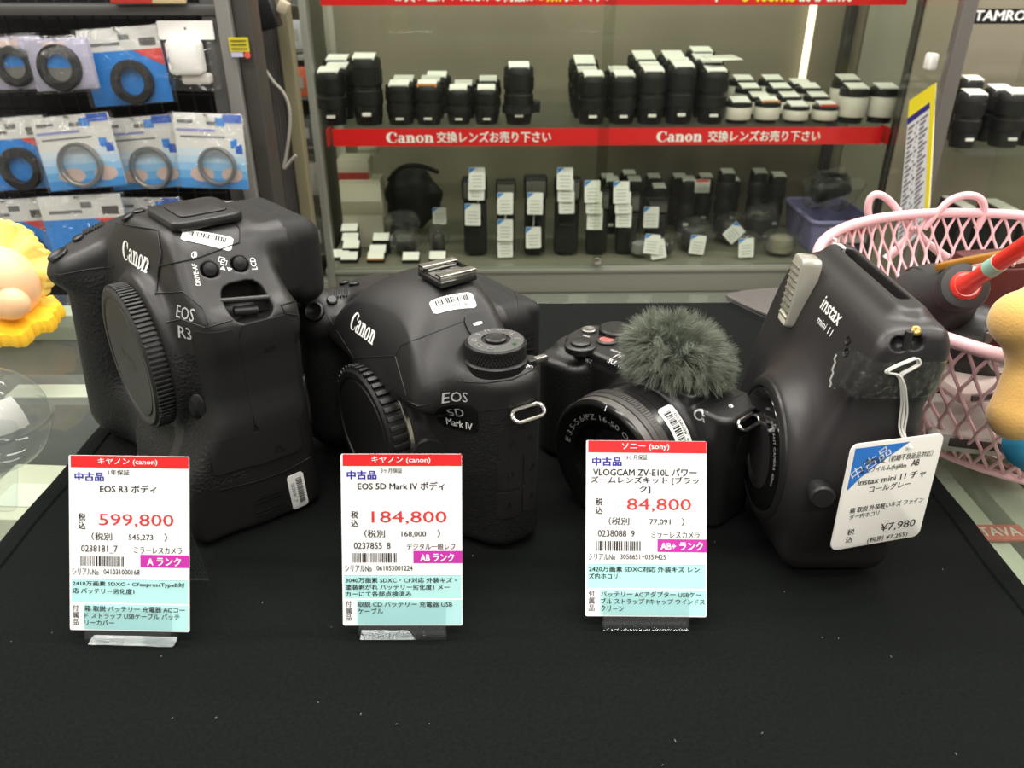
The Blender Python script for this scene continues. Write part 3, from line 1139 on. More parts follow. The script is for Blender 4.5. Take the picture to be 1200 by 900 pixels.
# ------------------------------------------------------------------ camera 2: rounded reflex body
def camera_reflex():
    L, RZ = (-0.0410, 0.3535, 0.0004), math.radians(-54.5)
    S = Sdf((-90, -58, -4), (90, 56, 126), 0.75)
    S.add(S.xy(rp([(-74, -4), (-58, -16), (-20, -23), (44, -26), (75, -9), (76, 10), (68, 17), (-66, 17), (-74, 10)], 9), 0, 89, 7))
    S.add(S.cyl_y(10.5, 47, 33, -34, 0, 4), 2.5)
    S.add(S.cap((-56, -28, 18), (-56, -26, 70), 17, 16), 12)
    S.add(S.ell((-56, -28, 78), (18, 16, 13)), 7)
    S.add(S.xz(rp([(-75, 66), (-71, 86), (-46, 92), (-28, 98), (-10, 84), (-10, 66)], 8), -18, 15, 6), 7)
    hump = S.xz(rp([(-40, 70), (-34, 90), (-22, 106), (-8, 112), (6, 115), (22, 115), (36, 110), (48, 99), (58, 84), (58, 70)], 14), -37, 16, 9)
    hump = smax(hump, S.plane((0, -38, 89), (0, -0.70, 0.714)), 14)
    S.add(hump, 7)
    S.add(S.box((11, 28, 86), (27, 13, 14.5), 9), 4)
    S.add(S.box((11, 37, 85), (27, 5, 15), 5), 0.8)
    S.keep(S.plane((0, 0, 0.2), (0, 0, -1)), 3)
    sd = Solid(S, L, RZ, 1.0)
    t = thing('camera', 'rounded black reflex camera with round mode dial, second from left in row', 'camera', L, RZ, 'second-hand cameras on the cloth')
    sd.split(t, [
        ('grip_leatherette', LEATHER, lambda c: (c[:, 0] < -30) & (c[:, 2] < 72) & (c[:, 2] > 6) & (c[:, 1] < 14)),
        ('side_leatherette', LEATHER, lambda c: (c[:, 0] > 46) & (c[:, 2] < 70) & (c[:, 2] > 6) & (c[:, 1] < 14)),
        ('eyecup', DOOR, lambda c: (c[:, 1] > 22) & (c[:, 2] > 69)),
        ('body_shell', SHELL, None)])
    mb = MB()
    sd.text(mb, WORDMARK, sd.fr(426, 384, (1, 0, 0)), 24, 8.8, WHITE_INK)
    sd.text(mb, 'EOS', sd.fr(535, 465, (1, .5, 0), 0, (.5, -.85, .12)), 8.6, 4.6, GREY_INK, 0.008)
    for pl in ([(375, 356), (415, 420), (463, 417), (470, 405), (520, 385), (560, 370)], [(463, 417), (478, 470), (490, 476), (506, 473)],
               [(536, 447), (570, 449), (600, 445), (632, 430)], [(562, 482), (594, 478)], [(596, 326), (606, 350), (605, 375)]):
        sd.seam(mb, pl)
    mb.build('body_lettering', t)
    mb = MB()
    f = sd.fr(535, 488, (1, .5, 0), 0, (.5, -.86, .08))
    sd.patch(mb, f, 20, 13.5, 3, GLOSS, 0.35)
    p, ux, vy, n = f
    sd.text(mb, '5D', (p + vy * 2.6 + ux * .6, ux, vy, n), 6.2, 4.4, GREY_INK, 0.012, .5)
    sd.text(mb, 'Mark IV', (p - vy * 3.4 + ux * 1.2, ux, vy, n), 12.6, 3.4, WHITE_INK, 0.014, .5)
    mb.build('name_badge', t)
    # hot shoe
    mb = MB()
    A = np.diag([sd.k, sd.k, sd.k, 1.0]) @ Tm(18, 2, 114.6)
    mb.box((0, 0, 0.6), (20, 19, 2.4), SHELL2, A, bev=.6)
    mb.box((0, .5, 2.0), (17, 17, .8), STEEL, A)
    for s_ in (-1, 1):
        mb.box((s_ * 9.0, 0, 3.0), (2.0, 18.5, 2.6), SILVER, A, bev=.4)
        mb.box((s_ * 7.6, 0, 4.4), (5.0, 18.5, 1.2), SILVER, A, bev=.4)
    mb.box((0, 9.0, 3.0), (12, 1.2, 2.6), SHELL2, A, bev=.3)
    for i, (x, y) in enumerate(((0, 0), (-3, 4), (3, 4), (-3, -3))):
        mb.cyl((x, y, 2.3), (x, y, 2.7), 1.0, 1.0, SILVER, 10, A)
    mb.tube([(-5, -7, 3.0), (-4.4, 2, 3.4), (-5, 7, 3.0)], .6, STEEL, 6, M=A)
    mb.tube([(5, -7, 3.0), (4.4, 2, 3.4), (5, 7, 3.0)], .6, STEEL, 6, M=A)
    mb.build('hot_shoe', t)
    # mode dial
    p, n = sd.hit(574, 426)
    mb = MB()
    A0 = np.diag([sd.k, sd.k, sd.k, 1.0])
    c = np.array([p[0], p[1], p[2]])
    base = Tm(c[0] - .5, c[1] + 3.5, c[2] - 1.4)
    mb.lathe([(13.6, -2), (13.6, 3.2), (12.8, 3.8), (12.6, 4.2), (12.6, 10.6), (11.8, 11.4), (6.2, 11.7), (6.2, 11.2), (0, 11.2)], SHELL2, A0 @ base, 64, [DARK, DARK, DARK, RUBBER, DARK, mat('dial_top', '4a4a49', .4), DARK, DARK])
    for k in range(54):
        a = 2 * PI * k / 54
        for s_ in (-1, 1):
            q0 = (12.7 * math.cos(a), 12.7 * math.sin(a), 4.6)
            q1 = (12.7 * math.cos(a + s_ * .26), 12.7 * math.sin(a + s_ * .26), 10.2)
            mb.tube([q0, q1], .28, DARK, 4, M=A0 @ base)
    mb.lathe([(4.6, 11), (4.6, 12.3), (3.8, 12.9), (0, 12.6)], SHELL2, A0 @ base, 28)
    for k, (st, g) in enumerate((('A\u207a', 1), ('P', 0), ('Tv', 0), ('Av', 0), ('M', 0), ('B', 0), ('C1', 0), ('C2', 0), ('C3', 0))):
        a = math.radians(25 + k * 36)
        v, f, asp = text2d(st, 0.03)
        w = 2.2 * min(asp, 1.5)
        vv = np.c_[(v[:, 0] - .5) * w, (v[:, 1] - .5) * 2.3, np.full(len(v), 11.72)]
        M = Tm(9.1 * math.cos(a), 9.1 * math.sin(a), 0, a + PI / 2)
        mb.add(vv, f, GREEN_INK if g else WHITE_INK, A0 @ base @ M)
    mb.build('mode_dial', t)
    mb = MB()
    f = sd.fr(559, 380, (1, 0, 0))
    p2, ux, vy, nn = f
    sd.patch(mb, f, 10, 11, 3, DARK, .8)
    sd.patch(mb, f, 1.6, 4.4, .3, WHITE_INK, 1.0, 2, 2)
    mb.build('dial_index', t)
    mb = MB()
    b2 = A0 @ base
    mb.cyl((8, 12.5, 0), (8, 12.5, 2.6), 3.0, 3.0, SHELL2, 18, b2, .4)
    mb.box((9.5, 16.5, 1.4), (3.4, 6.5, 3.0), STEEL, b2, bev=.8)
    mb.build('power_lever', t)
    mb = MB()
    sd.text(mb, 'OFF', sd.fr(619, 429, (.2, 1, 0.2)), 5.5, 2.4, WHITE_INK, .02)
    mb.build('lever_print', t)
    # strap eyelet
    mb = MB()
    p, ux, vy, n = sd.fr(614, 480, (0, 1, 0))
    q = p + n * .8
    ring = rrect(15.5, 5.4, 2.6, 5)
    pts = [(q + ux * a + n * (2.6 - b * .75) + vy * b * .7) * sd.k for a, b in ring]
    mb.tube(pts, .95 * sd.k, SILVER, 8, closed=True)
    mb.build('strap_lug', t)
    for (u, v, w, h) in ((600, 520, 11.5, 17), (622, 512, 9, 17), (598, 556, 11.5, 16), (623, 546, 9, 16), (596, 592, 11, 14), (622, 580, 9, 16)):
        mb = MB()
        f = sd.fr(u, v, (0, 1, 0)); sd.patch(mb, f, w, h, 1.5, DOOR, .35)
        sd.text(mb, random.choice(('\u266a', '\u25b7', '\u21c4', '\u25cb')), f, 3, 3, SEAM, 0, .5)
        mb.build('port_cover', t)
    mb = MB()
    f = sd.fr(531, 354, (.30, .95, .12))
    sd.patch(mb, f, 19.5, 8.6, 1.6, STICKER, .3, skirt=.2)
    sd.bars(mb, f, 15, 3.4, -7.5, -.4, 9, INK, .45)
    p, ux, vy, n = f
    sd.text(mb, '0237855_8', (p - vy * 2.4, ux, vy, n), 11, 2.0, INK, 0, .45)
    mb.build('barcode_sticker', t)
    body_cap(t, sd, (10.5, 47), 30.5, -33, 9.5, 44, None, 1.6, .78, mat('cap_dark', '111111', .45))
    mb = MB()
    B = np.eye(4)
    B[:3, 0], B[:3, 1], B[:3, 2], B[:3, 3] = (1, 0, 0), (0, 0, 1), (0, -1, 0), (10.5, -32.5, 47)
    mb.lathe([(29, 0), (32.5, 0), (32.5, 1.6), (31.9, 2.0), (29, 2.0)], SILVER, A0 @ B, 80)
    mb.build('mount_ring', t)
    mb = MB()
    sd.disc(mb, sd.fr(505, 527, (0, 0, 1)), [(8, -1), (8, 2), (7, 3.6), (0, 4.2)], SHELL2)
    mb.build('lens_release_button', t)
    # grip-side controls
    mb = MB()
    sd.disc(mb, sd.fr(369, 366, (1, 0, 0)), [(5.0, -.5), (5.0, 1.4), (4.2, 2.0), (3.4, 1.5), (0, 1.3)], DARK)
    mb.build('shutter_button', t)
    mb = MB()
    p, ux, vy, n = sd.fr(399, 345, (.4, 1, 0))
    for i in range(9):
        mb.box((0, 0, 0), (0.8, 6, 2.2), DARK, A0 @ frame_m(p + ux * (i - 4) * 1.4, ux, vy), bev=.25)
    mb.build('main_dial', t)
    for px in ((389, 353), (404, 333), (415, 334)):
        mb = MB()
        sd.disc(mb, sd.fr(px[0], px[1], (1, 0, 0)), [(2.8, 0), (2.8, 1.2), (2.2, 1.7), (0, 1.7)], DARK)
        mb.build('button', t)
    mb = MB()
    for k in range(4):
        f = sd.fr(617, 393 + k * 6, (0, 1, 0)); sd.patch(mb, f, 9, .8, .3, SEAM, .3, 6, 2)
    mb.build('eyecup_ribs', t)
    return sd


CAM2 = camera_reflex()
# ------------------------------------------------------------------ camera 3: compact body with zoom lens
def camera_compact():
    L, RZ = (0.0677, 0.3564, 0.0004), math.radians(-48)
    S = Sdf((-66, -36, -4), (66, 26, 74), 0.6)
    S.add(S.xy(rp([(-57, -8), (-50, -15), (54, -15), (58, -11), (58, 12), (52, 17), (-52, 17), (-58, 10)], 5), 0, 60, 2.6))
    S.add(S.xy(rp([(-58, -4), (-57, -21), (-46, -27), (-31, -24), (-24, -14), (-24, 4), (-58, 6)], 7), 0, 57, 4), 4)
    S.add(S.xy(rp([(-50, -8), (-44, -14), (38, -15), (38, 15), (-48, 15), (-52, 8)], 4), 50, 65, 2.2), 1.2)
    S.add(S.cyl_y(15, 31.8, 31.5, -19, 0, 2), 4)
    S.keep(S.plane((0, 0, 0.2), (0, 0, -1)), 2)
    sd = Solid(S, L, RZ)
    t = thing('camera', 'small black camera with zoom lens, under the grey green fur cover', 'camera', L, RZ, 'second-hand cameras on the cloth')
    sd.split(t, [('grip_rubber', LEATHER, lambda c: (c[:, 0] < -22) & (c[:, 2] < 52) & (c[:, 1] < 4)),
                 ('body_shell', SHELL2, None)])
    A0 = np.diag([sd.k, sd.k, sd.k, 1.0])
    mb = MB()
    sd.text(mb, '\u03b1', sd.fr(820, 487, (1, 0, 0), 0, (0, -1, 0)), 6.4, 5.0, GREY_INK, 0)
    mb.build('lettering', t)
    mb = MB()
    sd.text(mb, '\u03a6', sd.fr(857, 476, (.67, .74, 0), 0, (0, 0, 1)), 2.4, 3.8, WHITE_INK)
    sd.text(mb, 'SONY', sd.fr(723, 424, (1, 0, 0), 0, (0, -1, .15)), 10, 3.6, WHITE_INK, .015)
    sd.text(mb, 'S&Q', sd.fr(687, 394, (1, 0.2, 0)), 4, 1.8, WHITE_INK)
    sd.text(mb, 'W-T', sd.fr(690, 423, (1, 0, 0)), 4.4, 2, WHITE_INK)
    sd.text(mb, 'MOVIE', sd.fr(722, 412, (1, 0.2, 0)), 6, 1.8, WHITE_INK)
    sd.seam(mb, [(836, 475), (850, 470), (870, 462)])
    mb.build('body_lettering', t)
    # top controls
    mb = MB()
    sd.disc(mb, sd.fr(680, 408, (1, 0, 0), 0, (0, 0, 1)), [(8.0, -1), (8.0, 2.0), (7.2, 2.6), (5.2, 2.6), (5.0, 3.8), (4.2, 4.3), (0, 3.9)], SHELL2, 36)
    mb.build('zoom_shutter', t)
    mb = MB()
    sd.disc(mb, sd.fr(711, 400, (1, 0, 0), 0, (0, 0, 1)), [(5.6, -.5), (5.6, 1.0), (4.9, 1.5), (4.1, 1.5), (3.9, 1.1), (0, 1.2)], SHELL2, 32, [SHELL2, SHELL2, SHELL2, SHELL2, mat('record_red', '9a5550', .5)])
    mb.build('record_button', t)
    mb = MB()
    sd.disc(mb, sd.fr(690, 388, (1, 0, 0), 0, (0, 0, 1)), [(4.0, -.5), (4.0, 1.2), (3.4, 1.6), (0, 1.2)], STEEL, 24)
    mb.build('mode_button', t)
    mb = MB()
    f = sd.fr(722, 391, (1, 0, 0), 0, (0, 0, 1))
    sd.disc(mb, f, [(8.8, -.5), (8.8, 3.0), (8.0, 3.8), (0, 3.8)], DARK, 48)
    dial_ridges(mb, sd, f, 8.6, 9.2, .4, 3.0, 48, SHELL2)
    mb.build('control_dial', t)
    mb = MB()
    mb.box((14, 1, 66), (20, 18, 2.2), SHELL2, A0, bev=.4)
    for s_ in (-1, 1):
        mb.box((14 + s_ * 8.4, 1, 68), (3.4, 18, 1.4), STEEL, A0, bev=.3)
    mb.build('hot_shoe', t)
    mb = MB()
    p, ux, vy, n = sd.fr(872, 492, (0, 1, 0), 0, (1, 0, 0))
    ring = rrect(14, 5.0, 2.4, 5)
    mb.tube([(p + n * (2.6 - b * .85) + ux * a + vy * b * .5) * sd.k for a, b in ring], .95 * sd.k, SILVER, 8, closed=True)
    mb.build('strap_lug', t)
    mb = MB()
    f = sd.fr(872, 545, (0, 1, 0)); sd.patch(mb, f, 17, 36, 2, DOOR, .3)
    mb.build('port_cover', t)
    # zoom lens
    lens = bpy.data.objects.new('zoom_lens', None)
    COL.objects.link(lens)
    lens.parent = t
    lens.location = (15 * sd.k, -18 * sd.k, 31.8 * sd.k)
    lens.rotation_euler = (PI / 2, 0, 0)
    B = A0
    barrel = mat('lens_barrel_black', '1c1c1c', .2, spec=.6)
    mb = MB()
    mb.lathe([(30.5, -2), (30.5, 4), (31.6, 4.2), (31.6, 10.4), (31.2, 10.6), (31.2, 11), (31.8, 11.2), (31.8, 16)], barrel, B, 96)
    w = text2d('3.5-5.6 PZ OSS')
    v, f, _ = w
    a = math.radians(58) + (v[:, 0]) * -math.radians(40)
    mb.add(np.c_[31.72 * np.cos(a), 31.72 * np.sin(a), 7.4 + (v[:, 1] - .5) * 2.6], f, WHITE_INK, B)
    mb.build('rear_barrel', lens)
    mb = MB()
    ringm = mat('zoom_ring_grey', '4c4a48', .42, metal=.4)
    mb.lathe([(31.8, 16), (32.4, 16.2), (32.4, 24), (31.8, 24.2)], ringm, B, 96)
    for k in range(150):
        an = 2 * PI * k / 150
        mb.box((32.5, 0, 18.6), (.5, .7, 4.4), ringm, B @ npm(Matrix.Rotation(an, 4, 'Z')))
    mb.build('zoom_ring', lens)
    mb = MB()
    mb.lathe([(31.6, 24.2), (32.0, 24.5), (32.0, 28.6), (30.6, 30.2), (29.6, 30.4), (27.8, 29.6), (20.5, 28.6), (20, 28.4), (19.5, 25), (16, 23.6), (15, 23), (0, 21.8)], barrel, B, 96,
             [barrel, mat('front_ring', '5a5754', .4, metal=.2), barrel, barrel, DARK, DARK, DARK, GLOSS, GLOSS, DARK, DARK])
    for st, a0, sp in (('E 3.5-5.6/PZ 16-50 OSS', 175, 132), ('\u00d840.5', -10, 36)):
        v, f, _ = text2d(st)
        a = math.radians(a0) - v[:, 0] * math.radians(sp)
        r = 22.2 + v[:, 1] * 2.9
        z = 28.6 + (r - 20.5) * (1.0 / 7.3) + .1
        mb.add(np.c_[r * np.cos(a), r * np.sin(a), z], f, mat('lens_text', '9a9a98', .5), B)
    mb.tube([(0, 29.2, 30.45), (0, 31.4, 29.6)], .35, WHITE_INK, 5, M=B)
    mb.build('front_barrel', lens)
    mb = MB()
    mb.lathe([(15.2, 22.9), (12, 24.6), (7, 25.8), (0, 26.3)], mat('front_glass', '0c0e14', .04, spec=.8, coat=1.0), B, 48)
    mb.build('front_element', lens)
    # sticker wrapped on the barrel
    mb = MB()
    na, nz = 16, 6
    A_ = np.linspace(math.radians(63), math.radians(20), na)
    ang0 = math.radians(6)
    rows = []
    for j in range(nz + 1):
        z = 2.0 + j * (10.0 / nz)
        e = 1.0 if 0 < j < nz else .9
        mid = A_.mean()
        rows.append(np.c_[31.95 * np.cos(mid + (A_ - mid) * e), 31.95 * np.sin(mid + (A_ - mid) * e), np.full(na, z)])
    v = np.concatenate(rows)
    mb.add(v, [(j * na + i, j * na + i + 1, (j + 1) * na + i + 1, (j + 1) * na + i) for j in range(nz) for i in range(na - 1)], STICKER, B)
    for x0, x1 in barcode_rects(1.0, 21):
        aa = math.radians(58) - np.array([x0, x1]) * math.radians(33)
        q = [(32.1 * math.cos(a), 32.1 * math.sin(a), z) for z in (5.6, 10.2) for a in aa]
        mb.add(q, [(0, 1, 3, 2)], INK, B)
    v, f, _ = text2d('0238088_9')
    a = math.radians(54) - v[:, 0] * math.radians(25)
    mb.add(np.c_[32.1 * np.cos(a), 32.1 * np.sin(a), 2.9 + v[:, 1] * 2.0], f, INK, B)
    mb.build('barcode_sticker', lens)
    return sd


CAM3 = camera_compact()


def fur_cover():
    M = CAM3.M
    c = (M @ np.array([0.012, -0.006, 0.084, 1]))[:3] + np.array([.0075, 0, -.0105])
    ax = Matrix.Rotation(math.radians(-12), 4, 'Z') @ Matrix.Rotation(math.radians(22), 4, 'Y')
    t = thing('fur_windscreen', 'fluffy grey green fur windscreen sitting on top of the small black camera', 'microphone windscreen', M=npm(Matrix.Translation(c) @ ax))
    furm = mat('fur_grey_green', '7d8375', 0.85, spec=.2, vary=(110, .22))
    rad = np.array([0.0235, 0.0165, 0.0160])
    mb = MB()
    mb.ball((0, 0, .0065), rad * np.array([.78, .74, .52]), mat('fur_base', '565e55', .9), 36, 22)
    mb.build('foam_core', t)
    r = np.random.default_rng(5)
    nc = 420
    cd = r.normal(size=(nc, 3)); cd /= np.linalg.norm(cd, axis=1)[:, None]
    clen = r.uniform(.0066, .0104, nc)
    cbend = r.normal(size=(nc, 3)) * 1.1
    N = 21000
    d = r.normal(size=(N, 3)); d /= np.linalg.norm(d, axis=1)[:, None]
    g = np.argmax(d @ cd.T + r.normal(size=(N, 1)) * 0, axis=1)
    root = d * rad * .92
    nrm = d / rad; nrm /= np.linalg.norm(nrm, axis=1)[:, None]
    Lh = clen[g] * r.uniform(.65, 1.12, N)
    flow = np.array([0.25, -0.15, -0.15])
    aim = nrm + cbend[g] * .5 + flow + r.normal(size=(N, 3)) * .28
    aim /= np.linalg.norm(aim, axis=1)[:, None]
    tipc = cd[g] * rad + (aim * clen[g][:, None])
    segs = 4
    K = []
    sidev = np.cross(aim, r.normal(size=(N, 3))); sidev /= np.linalg.norm(sidev, axis=1)[:, None]
    grav = np.array([0, 0, -1.0])
    for i in range(segs + 1):
        s = i / segs
        p = root + nrm * (Lh * s * .55)[:, None] + (aim * .75 + grav * .25 * s) * (Lh * s * s * .75)[:, None]
        pull = (tipc - p) * (.30 * s * s)
        p = p + pull
        w = .00011 * (1 - s * .8)
        K.append((p - sidev * w, p + sidev * w))
    v = np.stack([q for k in K for q in k], 1)          # N, 2*(segs+1), 3
    m = 2 * (segs + 1)
    base = (np.arange(N) * m)[:, None]
    f = np.concatenate([base + np.array([2 * i, 2 * i + 1, 2 * i + 3, 2 * i + 2]) for i in range(segs)], 0)
    # strands that would run into the camera below are left out
    W4 = npm(Matrix.Translation(c) @ ax)
    wp = v.reshape(-1, 3) @ W4[:3, :3].T + W4[:3, 3]
    lp = ((wp - CAM3.T) @ CAM3.R) / CAM3.k
    sdv = CAM3.S.sample(lp)
    near = (sdv < .8) | ((np.abs(lp[:, 0] - 14) < 11.5) & (np.abs(lp[:, 1] - 1) < 10.5) & (lp[:, 2] < 70)) | ((lp[:, 1] < -17) & ((lp[:, 0] - 15) ** 2 + (lp[:, 2] - 31.8) ** 2 < 33.5 ** 2))
    ok = ~near.reshape(N, m).any(1)
    v = v[ok]
    N = len(v)
    base = (np.arange(N) * m)[:, None]
    f = np.concatenate([base + np.array([2 * i, 2 * i + 1, 2 * i + 3, 2 * i + 2]) for i in range(segs)], 0)
    me = bpy.data.meshes.new('fur')
    me.from_pydata(v.reshape(-1, 3).tolist(), [], f.tolist())
    me.materials.append(furm)
    me.polygons.foreach_set('use_smooth', np.ones(len(me.polygons), bool))
    me.update()
    o = bpy.data.objects.new('fur', me)
    COL.objects.link(o)
    o.parent = t
    o['kind'] = 'stuff'


fur_cover()


# ------------------------------------------------------------------ camera 4: instant camera seen from its end
def camera_instant():
    L, RZ = (0.142, 0.318, 0.0004), math.radians(-90)
    S = Sdf((-62, -50, -4), (62, 40, 130), 0.75)
    side = rp([(-20, 0), (18.5, 0), (21, 10), (22, 40), (19, 88), (21.2, 95), (22, 112), (19.5, 120.5), (13, 122), (3, 122), (-6, 116), (-13, 96), (-19, 70), (-24, 40), (-24, 8)], 6)
    front = rp([(-50, 0), (42, 0), (48, 9), (50, 40), (48, 88), (50.5, 95), (51, 113), (48, 121), (43, 122), (-44, 122), (-54, 112), (-54, 12)], 8)
    body = smax(S.yz(side, -60, 60, 1), S.xz(front, -60, 60, 1), 6)
    S.add(body)
    S.add(S.cyl_y(14, 47, 36, -24, 0, 8), 18)
    S.add(S.cyl_y(14, 47, 33, -30, 0, 4), 7)
    S.keep(S.plane((0, 0, 0.2), (0, 0, -1)), 3)
    ridge = S.xy(rp([(-44, 4), (36, 4), (40, 10), (36, 16.5), (-44, 16.5)], 5), 112, 123.5, 3)
    S.add(ridge, 5)
    S.cut(S.box((-4, 10.5, 124), (31, 2.7, 12), 1.8), 0.4)
    sd = Solid(S, L, RZ)
    body_m = mat('charcoal_shell', '252324', .38, spec=.5, bump=('noise', 1500, .08, .0003))
    lug = []
    for px in ((1055, 404), (1073, 402)):
        p, n = sd.hit(*px)
        lug.append((p, n)); S.cut(S.ell(p, (4, 3.1, 2.9)), .4)
    t = thing('instant_camera', 'charcoal instant camera with taped tag string at the right end of the row', 'camera', L, RZ, 'second-hand cameras on the cloth')
    sd.split(t, [('body_shell', body_m, None)])
    A0 = np.diag([sd.k, sd.k, sd.k, 1.0])
    mb = MB()
    sd.text(mb, 'instax', sd.fr(975, 364, (1, .05, 0)), 21, 6.0, WHITE_INK, .02)
    mb.build('lettering', t)
    mb = MB()
    sd.text(mb, 'mini 11', sd.fr(967, 382, (1, .05, 0)), 16, 3.0, WHITE_INK, .008)
    mb.build('lettering', t)
    mb = MB()
    sd.text(mb, 'FUJIFILM', sd.fr(988, 291, (1, 0, 0)), 17, 2.6, WHITE_INK, .03)
    mb.build('body_lettering', t)
    mb = MB()
    mb.box((-4, 10.5, 118.5), (60, 3.4, 1), DARK, A0)
    mb.build('film_slot', t)
    # strap bar across the twin hole
    mb = MB()
    a, b = lug[0][0] - lug[0][1] * 1.0, lug[1][0] - lug[1][1] * 1.0
    mid = (a + b) / 2
    mb.tube([(mid + np.array([.0, 0, 5])) * sd.k, (mid - np.array([.0, 0, 5])) * sd.k], 1.5 * sd.k, body_m, 10)
    mb.build('strap_bar', t)
    mb = MB()
    sd.disc(mb, sd.fr(1073, 388, (0, 1, 0)), [(1.9, 0), (1.9, .6), (1.2, .9), (0, .5)], mat('brass_screw', 'a58b52', .3, metal=1))
    mb.build('screw', t)
    # flash window
    mb = MB()
    fr0 = Tm(-24, -11.5, 107, 0, math.radians(-5))
    mb.slab(rrect(13, 33, 3, 4), -5, 4.5, mat('flash_lens', 'dedbcc', .08, spec=.8, coat=.6), A0 @ fr0 @ npm(Matrix.Rotation(PI / 2, 4, 'X')), bev=1.5)
    for k in range(9):
        mb.box((0, -4.9, 12.0 - k * 3.0), (10.0, .7, .9), mat('flash_ribs', '9c9985', .15, metal=.6), A0 @ fr0, bev=.25)
    mb.box((0, -4.6, -13.2), (9, .6, 4.6), mat('flash_tube', 'e2dfd0', .2), A0 @ fr0, bev=.25)
    MATS['flash_lens'].node_tree.nodes['Principled BSDF'].inputs['Transmission Weight'].default_value = .55
    mb.build('flash_window', t)
    # lens front, axis -y
    mb = MB()
    B = np.eye(4)
    B[:3, 0], B[:3, 1], B[:3, 2], B[:3, 3] = (1, 0, 0), (0, 0, 1), (0, -1, 0), (14, -28.5, 47)
    mb.lathe([(32, -3), (32, 2.0), (30.8, 3.0), (28.6, 3.2), (28, 2.2), (27.4, 3), (18, 4), (17, 3), (16, 0), (0, -1)], SHELL2, A0 @ B, 80,
             [SHELL2, SHELL2, SHELL2, DARK, GLOSS, GLOSS, DARK, DARK, GLOSS])
    v, f, _ = text2d('INSTANT CAMERA  60mm')
    a = math.radians(60) - v[:, 0] * math.radians(70)
    r_ = 23 + v[:, 1] * 2.0
    mb.add(np.c_[r_ * np.cos(a), r_ * np.sin(a), 3.55 + (27.4 - r_) * .106], f, mat('lens_text', '9a9a98', .5), A0 @ B)
    mb.build('lens_ring', t)
    mb = MB()
    sd.disc(mb, sd.fr(960, 574, (0, 0, 1)), [(5, -2), (5, 6), (4.2, 6.8), (0, 6.9)], SHELL2, 28)
    mb.build('shutter_button', t)
    for px in ((994, 399), (992, 413)):
        mb = MB()
        sd.disc(mb, sd.fr(px[0], px[1], (1, 0, 0)), [(2.0, -.4), (2.0, .25), (1.6, .35), (1.4, .1), (0, -.1)], DARK, 20)
        mb.build('sensor_hole', t)
    # viewfinder on the front, above the flash side
    mb = MB()
    mb.slab(rrect(15, 12, 3, 4), -4, 3, GLOSS, A0 @ Tm(-2, -8, 106, 0, math.radians(-10)) @ npm(Matrix.Rotation(PI / 2, 4, 'X')), bev=.8)
    # clear tape over the end
    mb2 = MB()
    f = sd.fr(1052, 446, (0, 1, 0.02))
    sd.patch(mb2, f, 44, 16, .5, TAPE, .45, 30, 8, skirt=-.3)
    p, ux, vy, n = f
    e = np.array([(-21.5 + .4 * math.sin(i * 2.1), -7 + i * 14 / 9) for i in range(10)])
    mb2.tube(sd.lay(e, f, .8), .35 * sd.k, mat('tape_edge', 'c9c9c4', .3), 5)
    mb2.build('tape_strip', t)
    return sd


CAM4 = camera_instant()
# ------------------------------------------------------------------ printed price cards in clear acrylic stands
CW, CH = 530.0, 767.0            # layout units of one card


def price_card(label, O, U, V, w, title, warranty, price, net, code, kind, rank, serial, spec, extras, brand, seed, dy=0):
    M = frame_m(O, U, V)
    k = w / CW
    H = CH * k
    mb = MB()
    mb.slab(rrect(w, H, 0.0006, 2), -0.0005, 0.0, PAPER, M, off=(w / 2, H / 2))

    def R(u0, u1, v0, v1, m, z=0.00008):
        mb.add([(u0 * k, H - v1 * k, z), (u1 * k, H - v1 * k, z), (u1 * k, H - v0 * k, z), (u0 * k, H - v0 * k, z)], [(0, 1, 2, 3)], m, M)

    def T(s, u0, u1, v0, v1, m=INK, bold=.014):
        flat(mb, text2d(s, bold), u0 * k, H - v1 * k, (u1 - u0) * k, (v1 - v0) * k, m, M, 0.00016)

    R(9, 529, 1, 53, RED)
    T(brand[0], brand[1], brand[2], 11, 43, PAPER, .012)
    T(warranty, 176, 270 if len(warranty) < 6 else 292, 61, 84)
    T('中古品', 26, 157, 72, 112, BLUETXT, .035)
    for s, u0, u1, v0, v1 in title:
        T(s, u0, u1, v0, v1, INK, .022)
    for i, c in enumerate('税込'):
        T(c, 42, 74, 252 + 37 * i, 285 + 37 * i, INK, .02)
    T(price, 462 - 47 * len(price), 463, 253, 312, REDTXT, .006)
    T('（税別', 100, 191, 336, 370)
    T(net, 372 - 15.5 * len(net), 372, 342, 370)
    T('）', 420, 434, 336, 370)
    T(code, 53, 215, 392, 426)
    T(kind, 286, 500, 396, 425)
    R(315, 530, 430, 486, MAGENTA)
    T(rank, 345 if len(rank) < 7 else 328, 495 if len(rank) < 7 else 515, 440, 478, PAPER, .035)
    for a, b in barcode_rects(1.0, seed):
        R(48 + 193 * a, 48 + 193 * b, 440, 483, INK)
    T('シリアルNo', 12, 131, 494, 524)
    T(serial, 152, 152 + 13.3 * len(serial), 496, 519)
    R(9, 525, 542, 643, CYAN)
    R(9, 525, 540, 542, mat('rule_grey', '8fb7b7', .5), .0001)
    for i, (s, u1) in enumerate(spec):
        T(s, 14, u1, 549 + 31 * i, 574 + 31 * i, INK, .02)
    for i, c in enumerate('付属品'):
        T(c, 14, 40, 655 + 31 * i, 682 + 31 * i, INK, .012)
    R(63, 527, 650, 761, CYAN)
    for i, (s, u1) in enumerate(extras):
        T(s, 67, u1, 657 + 31 * i, 683 + 31 * i, INK, .02)
    o = mb.build('price_card', smooth=False)
    return tag(o, label, 'price card', 'price cards in front of the cameras'), M, H


